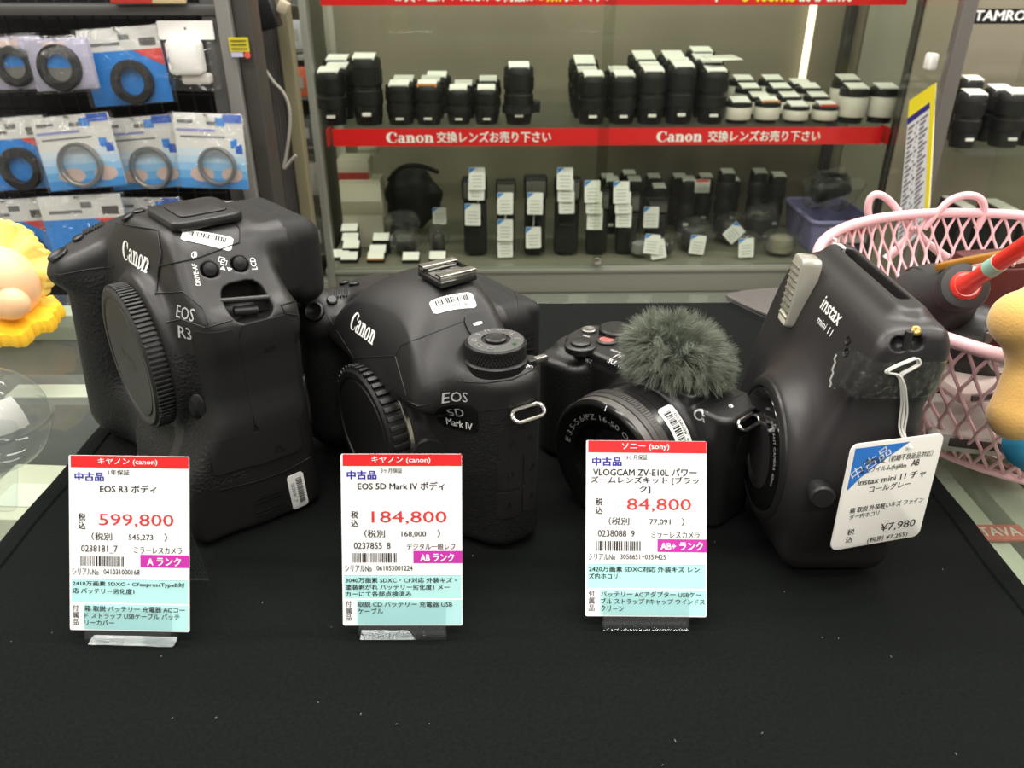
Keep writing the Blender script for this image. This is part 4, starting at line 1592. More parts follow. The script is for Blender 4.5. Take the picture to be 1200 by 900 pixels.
def card_stand(label, M, w, H):
    """bent clear acrylic easel: front lip, foot, leaning back and rear leg"""
    U = M[:3, 0]
    V = M[:3, 1]
    rz = math.atan2(U[1], U[0])
    bot = M[:3, 3] + U * w / 2
    lean = math.atan2(-(V[0] * -math.sin(rz) + V[1] * math.cos(rz)) * -1, V[2])
    s, c = math.sin(lean), math.cos(lean)
    z0 = bot[2]
    t = 0.0011
    # path in (depth, height), origin under the card's bottom edge
    up = lambda a, off: (off * c + a * s, z0 - off * s + a * c)
    foot = 0.0007
    lip_t, lip_b = up(0.0095, -0.0011), up(-0.003, -0.0011)
    back_b, back_t = up(-0.002, 0.0016), up(0.050, 0.0016)
    path = [lip_t, lip_b, (lip_b[0] + .0006, foot), (back_b[0] + .002, foot), up(0.004, 0.0016), back_t, (back_t[0] + .004, back_t[1] - .002), (back_t[0] + .013, foot)]
    P = np.array(path)
    n = len(P)
    d = np.gradient(P, axis=0); d /= np.linalg.norm(d, axis=1)[:, None]
    nn = np.c_[-d[:, 1], d[:, 0]]
    A, B = P + nn * t / 2, P - nn * t / 2
    hw = 0.0172
    v = []
    for x in (-hw, hw):
        v += [(x, q[0], q[1]) for q in A] + [(x, q[0], q[1]) for q in B]
    f = []
    for i in range(n - 1):
        f += [(i, i + 1, 2 * n + i + 1, 2 * n + i), (n + i + 1, n + i, 3 * n + i, 3 * n + i + 1),
              (i + 1, i, n + i, n + i + 1), (2 * n + i, 2 * n + i + 1, 3 * n + i + 1, 3 * n + i)]
    f += [(0, 2 * n, 3 * n, n), (n - 1, 2 * n - 1, 4 * n - 1, 3 * n - 1)]
    v = np.array(v)
    v[:, 2] = np.maximum(v[:, 2], 0.0001)
    mb = MB()
    mb.add(v, f, CLEAR)
    o = mb.build('acrylic_card_stand', smooth=False)
    o.location = (bot[0], bot[1], 0)
    o.rotation_euler = (0, 0, rz)
    tag(o, label, 'card stand', 'acrylic stands of the price cards')


cards = [
    (dict(label='price card marked 599,800 standing before the tall camera', title=[('EOS R3 ボディ', 138, 388, 125, 162)],
          warranty='1年保証', price='599,800', net='545,273', code='0238181_7', kind='ミラーレスカメラ', rank='A ランク', serial='041031000168',
          spec=[('2410万画素 SDXC・CFexpressTypeB対', 510), ('応 バッテリー劣化度1', 288)],
          extras=[('箱 取説 バッテリー 充電器 ACコー', 511), ('ド ストラップ USBケーブル バッテ', 488), ('リーカバー', 198)], brand=('キヤノン (canon)', 130, 392), seed=31),
     (-.1715, .2308, .0105), (.047, -.0016, .0003), (.0018, .0299, .0612), 1.02, 'tall camera'),
    (dict(label='price card marked 184,800 standing before the reflex camera', title=[('EOS 5D Mark IV ボディ', 73, 455, 122, 159)],
          warranty='3ヶ月保証', price='184,800', net='168,000', code='0237855_8', kind='デジタル一眼レフ', rank='AB ランク', serial='061053001224',
          spec=[('3040万画素 SDXC・CF対応 外装キズ・', 505), ('塗装剥がれ バッテリー劣化度1 メー', 475), ('カーにて各部点検済み', 306)],
          extras=[('取説 CD バッテリー 充電器 USB', 486), ('ケーブル', 180)], brand=('キヤノン (canon)', 135, 393), seed=32),
     (-.0665, .2348, .0088), (.047, 0, 0), (.0006, .028, .0627), 1.012, 'reflex camera'),
    (dict(label='price card marked 84,800 standing before the small camera', title=[('VLOGCAM ZV-E10L パワー', 30, 488, 120, 155), ('ズームレンズキット [ブラッ', 20, 497, 157, 192), ('ク]', 234, 284, 197, 230)],
          warranty='3ヶ月保証', price='84,800', net='77,091', code='0238088_9', kind='ミラーレスカメラ', rank='AB+ ランク', serial='3058651+0359425',
          spec=[('2420万画素 SDXC対応 外装キズ レン', 500), ('ズ内ホコリ', 140)],
          extras=[('バッテリー ACアダプター USBケー', 508), ('ブル ストラップ Fキャップ ウインドス', 522), ('クリーン', 168)], brand=('ソニー (sony)', 158, 366), seed=33),
     (.0284, .2331, .0154), (.047, -.0002, -.0004), (.0016, .0335, .0575), 1.042, 'small camera')]
for kw, O, U, V, s, who in cards:
    O = EYE + (np.array(O) - EYE) * s
    o, M, H = price_card(O=O, U=U, V=V, w=.047 * s, **kw)
    card_stand('clear acrylic easel holding the price card of the ' + who, M, .047 * s, H)

# ------------------------------------------------------------------ hang tag of the instant camera
O = EYE + (np.array([.0983, .195, .0788]) - EYE) * 1.29
HM = frame_m(O, (.0324, .0101, -.0021), (0, .0035, .0363))
hw, hh = .034 * 1.29, .0364 * 1.29
htag = thing('hang_tag', 'white plastic price tag marked 7,980 hanging on string from the charcoal camera', 'price tag', M=HM)
TAGM = mat('tag_plastic', 'e9e6e0', .35, coat=.3)
mb = MB()
mb.slab(rrect(hw, hh, .0032, 6), -0.0009, 0.0, TAGM, off=(hw / 2, hh / 2), bev=.0002)
TB = mat('tag_blue', '1f74cf', .4)
k = hw / 362.0


def tu(x, y):           # layout units measured with the tag's top-left corner at 0,0
    return x * k, hh - y * k


a = [tu(14, 14), tu(14, 165), tu(60, 120), tu(150, 60), tu(225, 14)]
mb.add([(x, y, .00008) for x, y in a], [(0, 1, 2, 3, 4)], TB)
sq = rrect(hw * .86, hh * .80, .002, 4)
for (s, x0, x1, y0, y1, m, b, rot) in (
        ('1週間保証（初期不良返品対応）', 55, 330, 62, 88, INK, .004, 0), ('富士フイルム(fujifilm', 50, 232, 98, 126, INK, .006, 0), ('AB', 252, 284, 92, 118, INK, .015, 0),
        ('instax mini 11 チャ', 52, 322, 142, 172, INK, .012, 0), ('コールグレー', 102, 268, 178, 206, INK, .012, 0),
        ('箱 取説 外装軽いキズ ファイン', 44, 340, 260, 284, INK, .012, 0), ('ダー内ホコリ', 48, 165, 288, 310, INK, .012, 0),
        ('¥7,980', 186, 330, 352, 390, INK, .004, 0), ('(税別 ¥7,255)', 142, 308, 404, 430, INK, .006, 0),
        ('税', 52, 80, 352, 378, INK, .012, 0), ('込', 52, 80, 384, 410, INK, .012, 0)):
    sc = 395.0 / 445.0
    X0, Y1 = tu(x0, y1 * sc)
    X1, Y0 = tu(x1, y0 * sc)
    flat(mb, text2d(s, b), X0, Y1, X1 - X0, Y0 - Y1, m, None, .00012)
v, f, _ = text2d('中古品')
c_, s_ = math.cos(math.radians(33)), math.sin(math.radians(33))
vv = (v[:, :2] - .5) * np.array([.0185, .0052])
vv = np.c_[vv[:, 0] * c_ - vv[:, 1] * s_, vv[:, 0] * s_ + vv[:, 1] * c_] + np.array(tu(85, 72))
mb.add(np.c_[vv, np.full(len(vv), .0001)], f, TAGM)
mb.build('tag_plate', htag)
STR = mat('white_string', 'dedcd6', .8)
mb = MB()
inv = np.linalg.inv(HM)


def to_tag(p):
    return (inv @ np.append(p, 1))[:3]


p, n = CAM4.hit(1052, 452)
hole = np.array([hw * .60, hh - .004, .0004])
pts_a, pts_b = [], []
for (u, v) in ((1052, 500), (1055, 470), (1053, 446), (1048, 437), (1036, 434), (1044, 428), (1058, 422), (1070, 418), (1073, 424), (1064, 430), (1052, 438), (1056, 452), (1058, 480), (1055, 505)):
    q, nn = CAM4.hit1(u, v)
    if q is None:
        continue
    w_ = (CAM4.M @ np.append((q + nn * 1.4) * CAM4.k, 1))[:3]
    pts_a.append(to_tag(w_))
P = spline([hole] + pts_a + [hole + np.array([.0004, 0, .0006])], 6)
for dz in (0, .0007):
    mb.tube(P + np.array([dz, 0, dz]), .00042, STR, 6)
mb.build('string', htag)

# ------------------------------------------------------------------ grey leather pad at the back of the cloth
mb = MB()
PADM = mat('pad_grey_leather', '4e4b49', .5, bump=('voronoi', 500, .5, .0006))
out = [at_z(u, v, 0)[:2] for u, v in ((847, 349), (872, 344), (905, 341), (960, 340), (985, 356), (960, 392), (930, 386), (896, 372), (868, 360))]
mb.slab(rp(out[::-1] if True else out, .006), 0.0004, 0.0034, PADM, bev=.001)
st = np.array([at_z(u, v, 0.0036) for u, v in ((851, 351), (874, 362), (898, 373), (926, 384), (950, 389))])
mb.tube(spline(st, 8), .0005, mat('pad_stitch', '2c2a29', .8), 5)
tag(mb.build('leather_pad'), 'thin grey leather pad with stitched edge lying flat behind the charcoal camera', 'leather pad')

# ------------------------------------------------------------------ toy, clear ball and acrylic plate at the left end
TX, TY = -0.368, 0.545
toy = thing('vinyl_toy', 'peach faced soft vinyl toy with ruffled yellow collar on the glass at left', 'toy', (TX, TY, -0.003))
PEACH = mat('toy_peach', 'f4c398', .45, sss=.25, vary=(30, .05))
YEL = mat('toy_yellow', 'f2bd28', .5, sss=.15)
PALE = mat('toy_pale_yellow', 'f7d873', .45, sss=.2)
mb = MB()
mb.ball((0.0, -.006, .052), (.038, .034, .038), PEACH, 32, 20)
mb.ball((.022, -.030, .042), (.019, .014, .016), PEACH, 24, 14)
mb.ball((-.02, -.030, .042), (.019, .014, .016), PEACH, 24, 14)
mb.build('head', toy)
toy.scale = (.74, .74, .74)


def ruffle(mb, r, th, n, amp, m, A):
    N = 180
    a = np.arange(N) * 2 * PI / N
    rr = r * (1 + amp * np.abs(np.sin(a * n / 2)) + .03 * np.sin(5 * a))
    pts = np.c_[rr * np.cos(a), rr * np.sin(a)]
    rings = []
    for s, z in ((.25, -th * .3), (.7, -th * .5), (.96, -th * .4), (1.0, 0), (.96, th * .4), (.7, th * .5), (.25, th * .9)):
        zz = z + .06 * r * s * np.sin(a * 9) * (s > .6)
        rings.append(np.c_[pts * s, zz])
    v = np.concatenate(rings)
    f = [(k * N + i, k * N + (i + 1) % N, (k + 1) * N + (i + 1) % N, (k + 1) * N + i) for k in range(6) for i in range(N)]
    f += [tuple(range(N - 1, -1, -1)), tuple(6 * N + i for i in range(N))]
    mb.add(v, f, m, A)


mb = MB()
ruffle(mb, .046, .020, 34, .05, PALE, Tm(-.004, .014, .060, 0, math.radians(72), math.radians(16)))
mb.build('mane', toy)
mb = MB()
ruffle(mb, .047, .016, 40, .045, YEL, Tm(0.001, -.006, .0135, 0, math.radians(6), math.radians(-3)))
mb.build('collar', toy)
mb = MB()
mb.ball((.017, -.037, .062), (.004, .003, .005), mat('toy_eye', '3a1c12', .2), 14, 8)
mb.build('eye', toy)
mb = MB()
mb.ball((-.017, -.037, .062), (.004, .003, .005), mat('toy_eye', '3a1c12', .2), 14, 8)
mb.build('eye', toy)
mb = MB()
mb.ball((0.004, -.040, .046), (.006, .003, .003), mat('toy_mouth', '9c2a22', .4), 14, 8)
mb.build('mouth', toy)

BALLC = at_y(-14, 484, 0.365)
SHELLG = glass('clear_shell', 'f8faf9', .6, haze=.03, rough=.03)
ballt = thing('clear_ball', 'clear round plastic capsule with a white slip inside, on the glass at far left', 'plastic capsule', (BALLC[0], BALLC[1], -.003))
mb = MB()
br = .0285
prof = [(br * math.sin(t), br - br * math.cos(t)) for t in np.linspace(0.02, PI - .02, 30)]
mb.lathe(prof, SHELLG, None, 48)
mb.lathe([(br, br - .0008), (br + .0014, br - .0006), (br + .0014, br + .0006), (br, br + .0008)], CLEAR, None, 48)
mb.build('shell', ballt)
mb = MB()
g = []
for j in range(7):
    for i in range(7):
        a = math.radians(-60 + 22 * i)
        z = br + .003 + j * .0026
        r_ = math.sqrt(max(br * br - (z - br) ** 2, 0)) - .0012
        g.append((r_ * math.sin(a), -r_ * math.cos(a), z))
mb.add(g, [(j * 7 + i, j * 7 + i + 1, (j + 1) * 7 + i + 1, (j + 1) * 7 + i) for j in range(6) for i in range(6)], mat('slip_white', 'dddcd6', .6))
mb.build('paper_slip', ballt)
mb = MB()
p0 = at_z(22, 602, -.003)
A = Tm(p0[0] - .030, p0[1] + .001, -.003, math.radians(-6), math.radians(-24))
mb.slab(rrect(.058, .046, .004, 5), -.001, .001, CLEAR, A @ Tm(0, .002, .0245) @ npm(Matrix.Rotation(PI / 2, 4, 'X')), bev=.0004)
o = mb.build('acrylic_plate')
edge = mat('acrylic_edge', 'd9dad6', .25)
tag(o, 'clear acrylic plate with rounded corners leaning in front of the clear capsule', 'acrylic plate')

# things seen under the counter glass
UND = [(-0.29, .42, .09, .06, .05, 'c9c4b6', 'cream carton under the counter glass by the tall camera'), (-.40, .40, .07, .08, .04, '4a4a4c', 'dark grey carton under the counter glass near the clear capsule'),
       (-.33, .54, .14, .05, .06, '5b5d60', 'long grey carton under the counter glass below the toy'), (-.30, .30, .06, .09, .03, '8d8a84', 'grey flat carton under the glass near the acrylic plate'),
       (.40, .42, .10, .14, .06, '2e3436', 'dark carton under the counter glass beneath the pink basket')]
for x, y, w, d, h, c, lb in UND:
    t = thing('goods_carton', lb, 'carton', (x, y, -.1085), random.uniform(-.2, .2), 'cartons under the counter glass')
    cm = mat('carton_' + c, c, .6)
    mb = MB(); mb.box((0, 0, h / 2), (w, d, h), cm, bev=.002); mb.build('carton_body', t)
    mb = MB(); mb.box((0, -d * .1, h + .0004), (w * .7, d * .4, .0008), mat('carton_label', 'd8d6cf', .6)); mb.build('paper_label', t)
for i, (x, y, r_) in enumerate(((-.265, .355, .020), (-.225, .36, .018), (-.255, .30, .021), (-.215, .315, .017), (-.285, .26, .02))):
    o = MB().lathe([(0, 0), (r_, 0), (r_, .006), (r_ - .002, .008), (r_ - .004, .007), (0, .007)], STEEL if i % 2 else CAPM, None, 36).build('round_filter')
    o.location = (x, y, -.1085)
    tag(o, ['black round filter under the glass left of the tall camera', 'steel ringed round filter under the glass by the cloth edge', 'black round filter under glass below the clear capsule',
            'steel round filter under glass near the front left cloth hem', 'black round filter under glass beside the acrylic plate'][i], 'filter', 'round filters under the counter glass')
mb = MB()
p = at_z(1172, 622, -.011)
mb.box((0, 0, 0), (.026, .012, .002), mat('reflection_red', 'c06a58', .5), bev=.0006)  # reflection of a red sign in the glass, built as a lettered plate
flat(mb, text2d('TAVA', .02), -.010, -.0035, .020, .007, mat('reflection_white', 'd9d4cc', .5), None, .0011)
o = mb.build('sign_reflection')
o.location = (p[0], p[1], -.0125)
tag(o, 'painted reflection of a red sign with white lettering under the counter glass at right', 'label')
# ------------------------------------------------------------------ pink mesh basket and what lies in it
PINK = mat('pink_coated_wire', 'efc0c6', .38, coat=.3)
BX, BY = 0.318, 0.428
RX, RY, BH = 0.138, 0.136, 0.082
RBX, RBY = 0.098, 0.092
bas = thing('mesh_basket', 'pink plastic coated mesh basket with bow, at the right on the counter glass', 'basket', (BX, BY, -.003))


def wall_pt(a, s):
    """a angle, s 0 rim .. 1 bottom"""
    e = s ** 1.5
    return np.array([(RX + (RBX - RX) * e) * math.cos(a), (RY + (RBY - RY) * e) * math.sin(a), BH * (1 - s) + .002])


mb = MB()
mb.tube([wall_pt(a, 0) for a in np.arange(96) * 2 * PI / 96], .0034, PINK, 12, closed=True)
mb.build('rim', bas)
mb = MB()
mb.tube([wall_pt(a, 1) for a in np.arange(72) * 2 * PI / 72], .0022, PINK, 8, closed=True)
n = 80
rows = 6
for i in range(n):
    for sg in (-1, 1):
        pts = []
        for r_ in range(rows * 4 + 1):
            s = r_ / (rows * 4)
            ph = (s * rows) % 2
            zig = ph if ph <= 1 else 2 - ph
            # smooth zigzag that touches its neighbour: diamond cells with short welds
            zz = min(max((zig - .12) / .76, 0), 1)
            a = 2 * PI * (i + .5 * zz * sg) / n
            pts.append(wall_pt(a, s))
        mb.tube(pts, .00095, PINK, 5)
mb.build('mesh_wall', bas)
mb = MB()
for i in range(-7, 8):
    for sg in (-1, 1):
        q = []
        for t in np.linspace(-1, 1, 12):
            x = i * .0125 + sg * t * .05
            y = t * .09
            if (x / RBX) ** 2 + (y / RBY) ** 2 < 1:
                q.append((x, y, .0022))
        if len(q) > 1:
            mb.tube(q, .0010, PINK, 6)
mb.build('mesh_base', bas)
# bow on the far rim
def bow_pt(u, v):
    return at_y(u, v, BY + RY * .985) - np.array([BX, BY, -.003])


mb = MB()
for lp in ([(1068, 268), (1056, 252), (1042, 235), (1030, 228), (1021, 231), (1017, 243), (1019, 256), (1025, 268)], [(1082, 268), (1096, 252), (1112, 236), (1130, 229), (1146, 231), (1153, 241), (1151, 254), (1145, 268)]):
    P = spline([bow_pt(u, v) for u, v in lp], 6)
    mb.tube(P, .0026, PINK, 10)
for lp in ([(1073, 268), (1066, 280), (1055, 293), (1041, 306)], [(1076, 268), (1086, 283), (1098, 293), (1112, 304)]):
    P = spline([bow_pt(u, v) + np.array([0, .004, 0]) for u, v in lp], 6)
    mb.tube(P, np.linspace(.002, .0034, len(P)), PINK, 10)
mb.build('bow', bas)

# air blower
RUB = mat('blower_rubber', '2b2b2c', .5, bump=('noise', 900, .15, .0004))
c0 = at_y(1092, 358, .410)
tip = at_y(1200, 288, .335)
coll = at_y(1126, 338, .372)
ax = coll - c0; ax /= np.linalg.norm(ax)
blow = thing('air_blower', 'black rubber air blower with bright red nozzle leaning out of the pink basket', 'air blower', tuple(c0))
mb = MB()
d_, x_, y_ = axis_frame(ax)
A = np.eye(4); A[:3, 0], A[:3, 1], A[:3, 2] = x_, y_, d_
L = np.linalg.norm(coll - c0)
mb.lathe([(0, -.034), (.011, -.032), (.020, -.023), (.0235, -.008), (.0225, .005), (.017, .018), (.012, L - .010), (.0098, L - .006)], RUB, A, 48)
for k in range(3):
    a = k * 2 * PI / 3
    pts = [((.0237 - .010 * t * t) * math.cos(a), (.0237 - .010 * t * t) * math.sin(a), -.008 + .028 * t) for t in np.linspace(-.5, 1, 8)]
    mb.tube(pts, .0014, RUB, 6, M=A)
mb.build('bulb', blow)
mb = MB()
mb.lathe([(.0098, L - .006), (.0118, L - .005), (.0122, L + .003), (.0108, L + .0062), (.0085, L + .0068), (0, L + .0068)], RUB, A, 40)
mb.build('collar', blow)
nz = mat('nozzle_red', 'e2372b', .35, coat=.3)
mb = MB()
p0 = ax * (L + .0065)
mb.cyl(p0, p0 + ax * .003, .0072, .0064, nz, 32, bev=.0006)
tp = tip - c0
dirn = tp - (p0 + ax * .004)
ln = np.linalg.norm(dirn)
dn = dirn / ln
q0 = p0 + ax * .004 - dn * .003
mb.cyl(q0, q0 + dn * .010, .0050, .0040, nz, 28)
mb.cyl(q0 + dn * .010, q0 + dn * (ln + .03), .0040, .0036, nz, 24)
mb.build('nozzle', blow)
mb = MB()
teal = mat('tape_teal', '9fc7b5', .5)
mb.cyl(q0 + dn * .0195, q0 + dn * .0265, .00425, .0042, teal, 28)
for i in range(3):
    mb.box(tuple(q0 + dn * (.0215 + .0017 * i) + np.array([-.0012, -.0039, .0014])), (.0012, .0006, .0018), INK)
mb.build('paper_tape', blow)

# maroon case, wooden stick, black straps and papers in the basket
ct = thing('maroon_case', 'dark maroon leather case standing in the pink basket behind the red nozzle', 'leather case', tuple(at_y(1160, 375, .43) + np.array([0, 0, 0])), math.radians(8))
mb = MB()
mb.box((0, 0, 0), (.062, .018, .084), mat('case_maroon', '4a1417', .4, bump=('noise', 400, .3, .0005)), bev=.005)
mb.build('case_body', ct)
mb = MB()
mb.box((0, -.0085, .018), (.062, .004, .034), mat('case_flap', '521a1c', .4), bev=.0018)
mb.build('case_flap', ct)
a_, b_ = at_y(1100, 312, .392), at_y(1173, 298, .37)
mb = MB()
stick = mat('amber_wood', '9a6a1e', .4, vary=(60, .15))
dv = b_ - a_
d2, x2, y2 = axis_frame(dv)
M = np.eye(4); M[:3, 0], M[:3, 1], M[:3, 2], M[:3, 3] = d2, np.cross([0, 0, 1], d2) / np.linalg.norm(np.cross([0, 0, 1], d2)), 0, (a_ + b_) / 2
M[:3, 2] = np.cross(M[:3, 0], M[:3, 1])
ll = np.linalg.norm(dv)
mb.slab(rp([(-ll / 2, -.006), (ll / 2, -.006), (ll / 2, .004), (ll / 2 - .01, .006), (-ll / 2, .006)], .003), -.0016, .0016, stick, M, bev=.0006)
tag(mb.build('wooden_stick'), 'flat amber wooden stick lying across the pink basket', 'stick')
mb = MB()
tz = mat('brush_bristle', 'c9a9a2', .7)
for i in range(8, 16):
    mb.cyl((-.03 + i * .0036, -.007, -.003), (-.0285 + i * .0036, -.0125, -.005), .0013, .0008, tz, 6, M)
mb.slab(rp([(-.003, -.0085), (.03, -.0085), (.03, -.004), (-.003, -.004)], .001), -.005, -.0018, tz, M)
tag(mb.build('bristle_brush'), 'small pale pink bristle brush under the amber stick in the basket', 'brush')
t = thing('lens_hood', 'black flared lens hood with metal screw lying in the basket under the blower', 'lens hood', tuple(at_y(1142, 404, .392)), 0)
mb = MB()
A = Tm(0, 0, 0, math.radians(30), math.radians(68), 0)
mb.lathe([(.0215, 0), (.0228, .001), (.017, .014), (.0158, .0152), (.0148, .0146), (.0202, .0014), (.0215, 0)], SHELL2, A, 48)
mb.build('hood_shell', t)
mb = MB()
mb.cyl((-.002, -.008, .008), (-.002, -.012, .0095), .003, .003, STEEL, 18, bev=.0004)
mb.build('screw', t)
for i, (u, v, y, w, h, d, c, lb, cat) in enumerate(((1135, 470, .425, .085, .030, .05, '2a1d1f', 'dark brown pouch lying low in the pink basket', 'pouch'), (1165, 500, .375, .07, .012, .05, 'b9b3ad', 'pale grey card box at the bottom of the basket', 'card box'),
                                                  (1128, 500, .43, .03, .02, .03, '1f5a78', 'small blue case at the bottom of the basket', 'small case'), (1150, 446, .375, .05, .008, .035, 'b8aaa4', 'folded grey paper stuffed along the near basket rim', 'folded paper'))):
    p = at_y(u, v, y)
    t = thing(cat.replace(' ', '_'), lb, cat, (p[0], p[1], max(p[2], .002 + h / 2)), random.uniform(-.3, .3))
    mb = MB()
    mb.box((0, 0, 0), (w, d, h), mat('basket_' + c, c, .6, vary=(80, .1)), bev=.004)
    mb.build(cat.split()[-1] + '_body', t)
    mb = MB()
    mb.box((0, -d * .5, h * .1), (w * .8, .0016, h * .4), mat('basket_trim', '3a3230', .6), bev=.0005)
    mb.build('front_flap', t)

# plush toy hanging over the near rim
PL = (0.296, 0.362, 0.02)
pl = thing('plush_toy', 'tan plush toy leaning over the near rim of the pink basket, at the right edge', 'plush toy', PL)
PLM = mat('plush_tan', 'd8ab62', .95, spec=.1, bump=('noise', 900, .45, .0007), vary=(50, .08), sheen=.4)
P = lambda u, v, y: at_y(u, v, y) - np.array(PL)
S = Sdf((-140, -100, -25), (60, 50, 190), 1.5)
S.add(S.ell((10, 8, 138), (29, 26, 27)), 6)
for sx in (-1, 1):
    S.add(S.ell((10 + sx * 19, 8, 162), (9, 6, 10)), 4)
a1, a2 = P(1197, 376, .300) * 1000, P(1190, 486, .292) * 1000
S.add(S.cap((0, 0, 58), (4, 0, 100), 28, 26))
S.add(S.cap(tuple(a1), (-8, -5, 98), 11, 15), 10)
S.add(S.cap(tuple(a1), tuple(P(1208, 405, .299) * 1000), 11.5, 8), 4)
S.add(S.cap(tuple(a2), tuple(P(1208, 452, .296) * 1000), 11, 10), 5)
S.add(S.cap(tuple(P(1208, 452, .296) * 1000), tuple(P(1216, 402, .300) * 1000), 10, 9), 6)
S.add(S.cap(tuple(P(1216, 402, .300) * 1000), (-6, -10, 92), 9, 16), 8)
sd = Solid(S, PL, 0)
sd.split(pl, [('body', PLM, None)])
mb = MB()
pc = P(1217, 421, .2985)
ang = np.arange(24) * 2 * PI / 24
mb.tube([pc + np.array([.0085 * math.cos(a), .0085 * math.sin(a) * .9, .003 * math.cos(a)]) for a in ang], .0025, mat('black_ribbon', '17151a', .6), 8, closed=True)
mb.build('wrist_band', pl)
mb = MB()
pc = P(1214, 522, .305)
mb.ball(pc, (.014, .012, .012), mat('blue_cloth', '2f8fb8', .8), 20, 12)
mb.build('blue_shoe', pl)

# ------------------------------------------------------------------ the back showcase
CYW = math.radians(1.2)
CO = np.array([-0.475, 1.95, -0.95])
CM = Tm(*CO, CYW)
CIN = np.linalg.inv(CM)
W, D = 1.40, 0.44


def cab(u, v, d):
    """pixel -> point of the plane at depth d inside the showcase (its own coordinates)"""
    o = CIN @ np.append(EYE, 1)
    r_ = CIN[:3, :3] @ ray(u, v)
    t_ = (d - o[1]) / r_[1]
    return o[:3] + r_ * t_


GREYF = mat('frame_greygreen', '83857a', .4, metal=.35)
DKFR = mat('frame_dark', '4d4b49', .4, metal=.4)
BOARD = mat('back_board', '857d6d', .55, vary=(3, .10))
case = thing('glass_showcase', 'tall glass showcase of lenses with red shelf banners behind the counter', 'showcase', M=CM)
zs = cab(700, 149, .02)[2]          # shelf
zt = cab(700, 6.5, .0)[2]             # lower edge of the top banner
zb = cab(700, 312, .0)[2]           # deck
mb = MB()
mb.box((W / 2 + .03, D, .85), (W + .06, .012, 1.58), BOARD)
mb.build('back_panel', case)
mb = MB()
mb.box((W / 2, D / 2, zb - .0105), (W, D - .01, .02), mat('deck', '6d6b5e', .5), bev=.002)
mb.build('deck', case)
mb = MB()
mb.box((W / 2, .012, zb - .035), (W, .03, .070), GREYF, bev=.003)
mb.box((W / 2, -.004, zb - .010), (W, .008, .010), GREYF, bev=.002)
mb.box((W / 2, .012, (zb - .07) / 2), (W, .024, zb - .075), GREYF, bev=.003)
mb.build('bottom_rail', case)
mb = MB()
mb.box((W / 2, D / 2, zs - .004), (W - .06, D - .08, .008), TOPGLASS, bev=.001)
mb.build('glass_shelf', case)
mb = MB()
mb.box((W / 2, D / 2 - .02, zt + .066), (W - .06, D - .08, .008), TOPGLASS, bev=.001)
mb.build('glass_shelf', case)
mb = MB()
for x, wd in ((.014, .016),):
    mb.box((x, .0, .83), (wd, .022, 1.56), GREYF, bev=.002)
mb.build('left_post', case)
mb = MB()
mb.box((W + .030, .006, .83), (.058, .024, 1.56), mat('post_grey', '6a6a67', .42, metal=.4), bev=.002)
mb.box((W - .004, .012, .83), (.010, .03, 1.56), DKFR, bev=.002)
mb.build('right_post', case)
mb = MB()
mb.box((cab(989, 60, D - .02)[0], D - .025, .83), (.024, .03, 1.56), DKFR, bev=.002)
mb.build('rear_post', case)
for x in (-.016, W + .052):
    mb = MB()
    mb.box((x, D / 2, .85), (.006, D - .03, 1.5), PANE)
    mb.build('side_glass', case)
xj = cab(705, 200, .0)[0]
for x0, x1, y in ((.030, xj + .012, -.006), (xj - .012, W - .012, .006)):
    mb = MB()
    mb.box(((x0 + x1) / 2, y, (zb + 1.6) / 2), (x1 - x0, .004, 1.6 - zb), PANE)
    mb.build('sliding_glass', case)
mb = MB()
mb.box((xj, -.014, zb + .02), (.018, .012, .018), SILVER, bev=.003)
mb.build('door_lock', case)
# red shelf banners
mb = MB()
a, b = cab(389, 150, .012), cab(1032, 165, .012)
mb.box(((a[0] + b[0]) / 2, .014, zs - .021), (b[0] - a[0], .003, .040), RED)
for u0, u1, st, v0, v1, ww in ((453, 508, None, 154, 168, 1), (512, 646, '交換レンズお売り下さい', 154, 169, 1), (769, 824, None, 151, 166, 1), (829, 963, '交換レンズお売り下さい', 150, 166, 1)):
    p0, p1 = cab(u0, v1, .0122), cab(u1, v0, .0122)
    flat(mb, WORDMARK if st is None else text2d(st, .025), p0[0], zs - .021 - .0125, p1[0] - p0[0], .025 if st is None else .026, PAPER,
         frame_m((0, .0122, 0), (1, 0, 0), (0, 0, 1)))
mb.build('shelf_banner', case)
mb = MB()
a, b = cab(376, 4, .012), cab(1062, 2, .012)
zc = zt + .030
mb.box(((a[0] + b[0]) / 2, .010, zc), (b[0] - a[0], .003, .060), RED)
YELTXT = mat('banner_yellow', 'f3dc2c', .45)
for u0, u1, st, m in ((462, 628, 'お買い上げいただける商品は', PAPER), (631, 658, '5点', YELTXT), (661, 712, 'までです！', PAPER), (738, 866, 'You can see up to', PAPER), (869, 932, '5 items', YELTXT), (935, 998, 'at a time', PAPER)):
    p0, p1 = cab(u0, 4, .0082), cab(u1, 4, .0082)
    flat(mb, text2d(st, .03), p0[0], zc - .0235, p1[0] - p0[0], .044, m, frame_m((0, .0082, 0), (1, 0, 0), (0, 0, 1)))
mb.build('shelf_banner', case)
for u in (384, 1040):
    mb = MB()
    p = cab(u, 158, .012)
    mb.box((p[0], .030, zs - .021), (.004, .05, .038), mat('banner_edge', 'b51c1d', .5), Tm(0, 0, 0))
    mb.build('banner_end', case)
# reflection of a strip light, built as a glowing tube in the right rear
mb = MB()
p = cab(945, 60, D - .03)
mb.cyl((p[0], D - .03, zs + .03), (p[0], D - .03, zs + .62), .010, .010, mat('reflection_glow', 'fff6dc', .4, emit='fff0cf', emit_s=1.6), 14)
mb.build('tube_reflection', case)
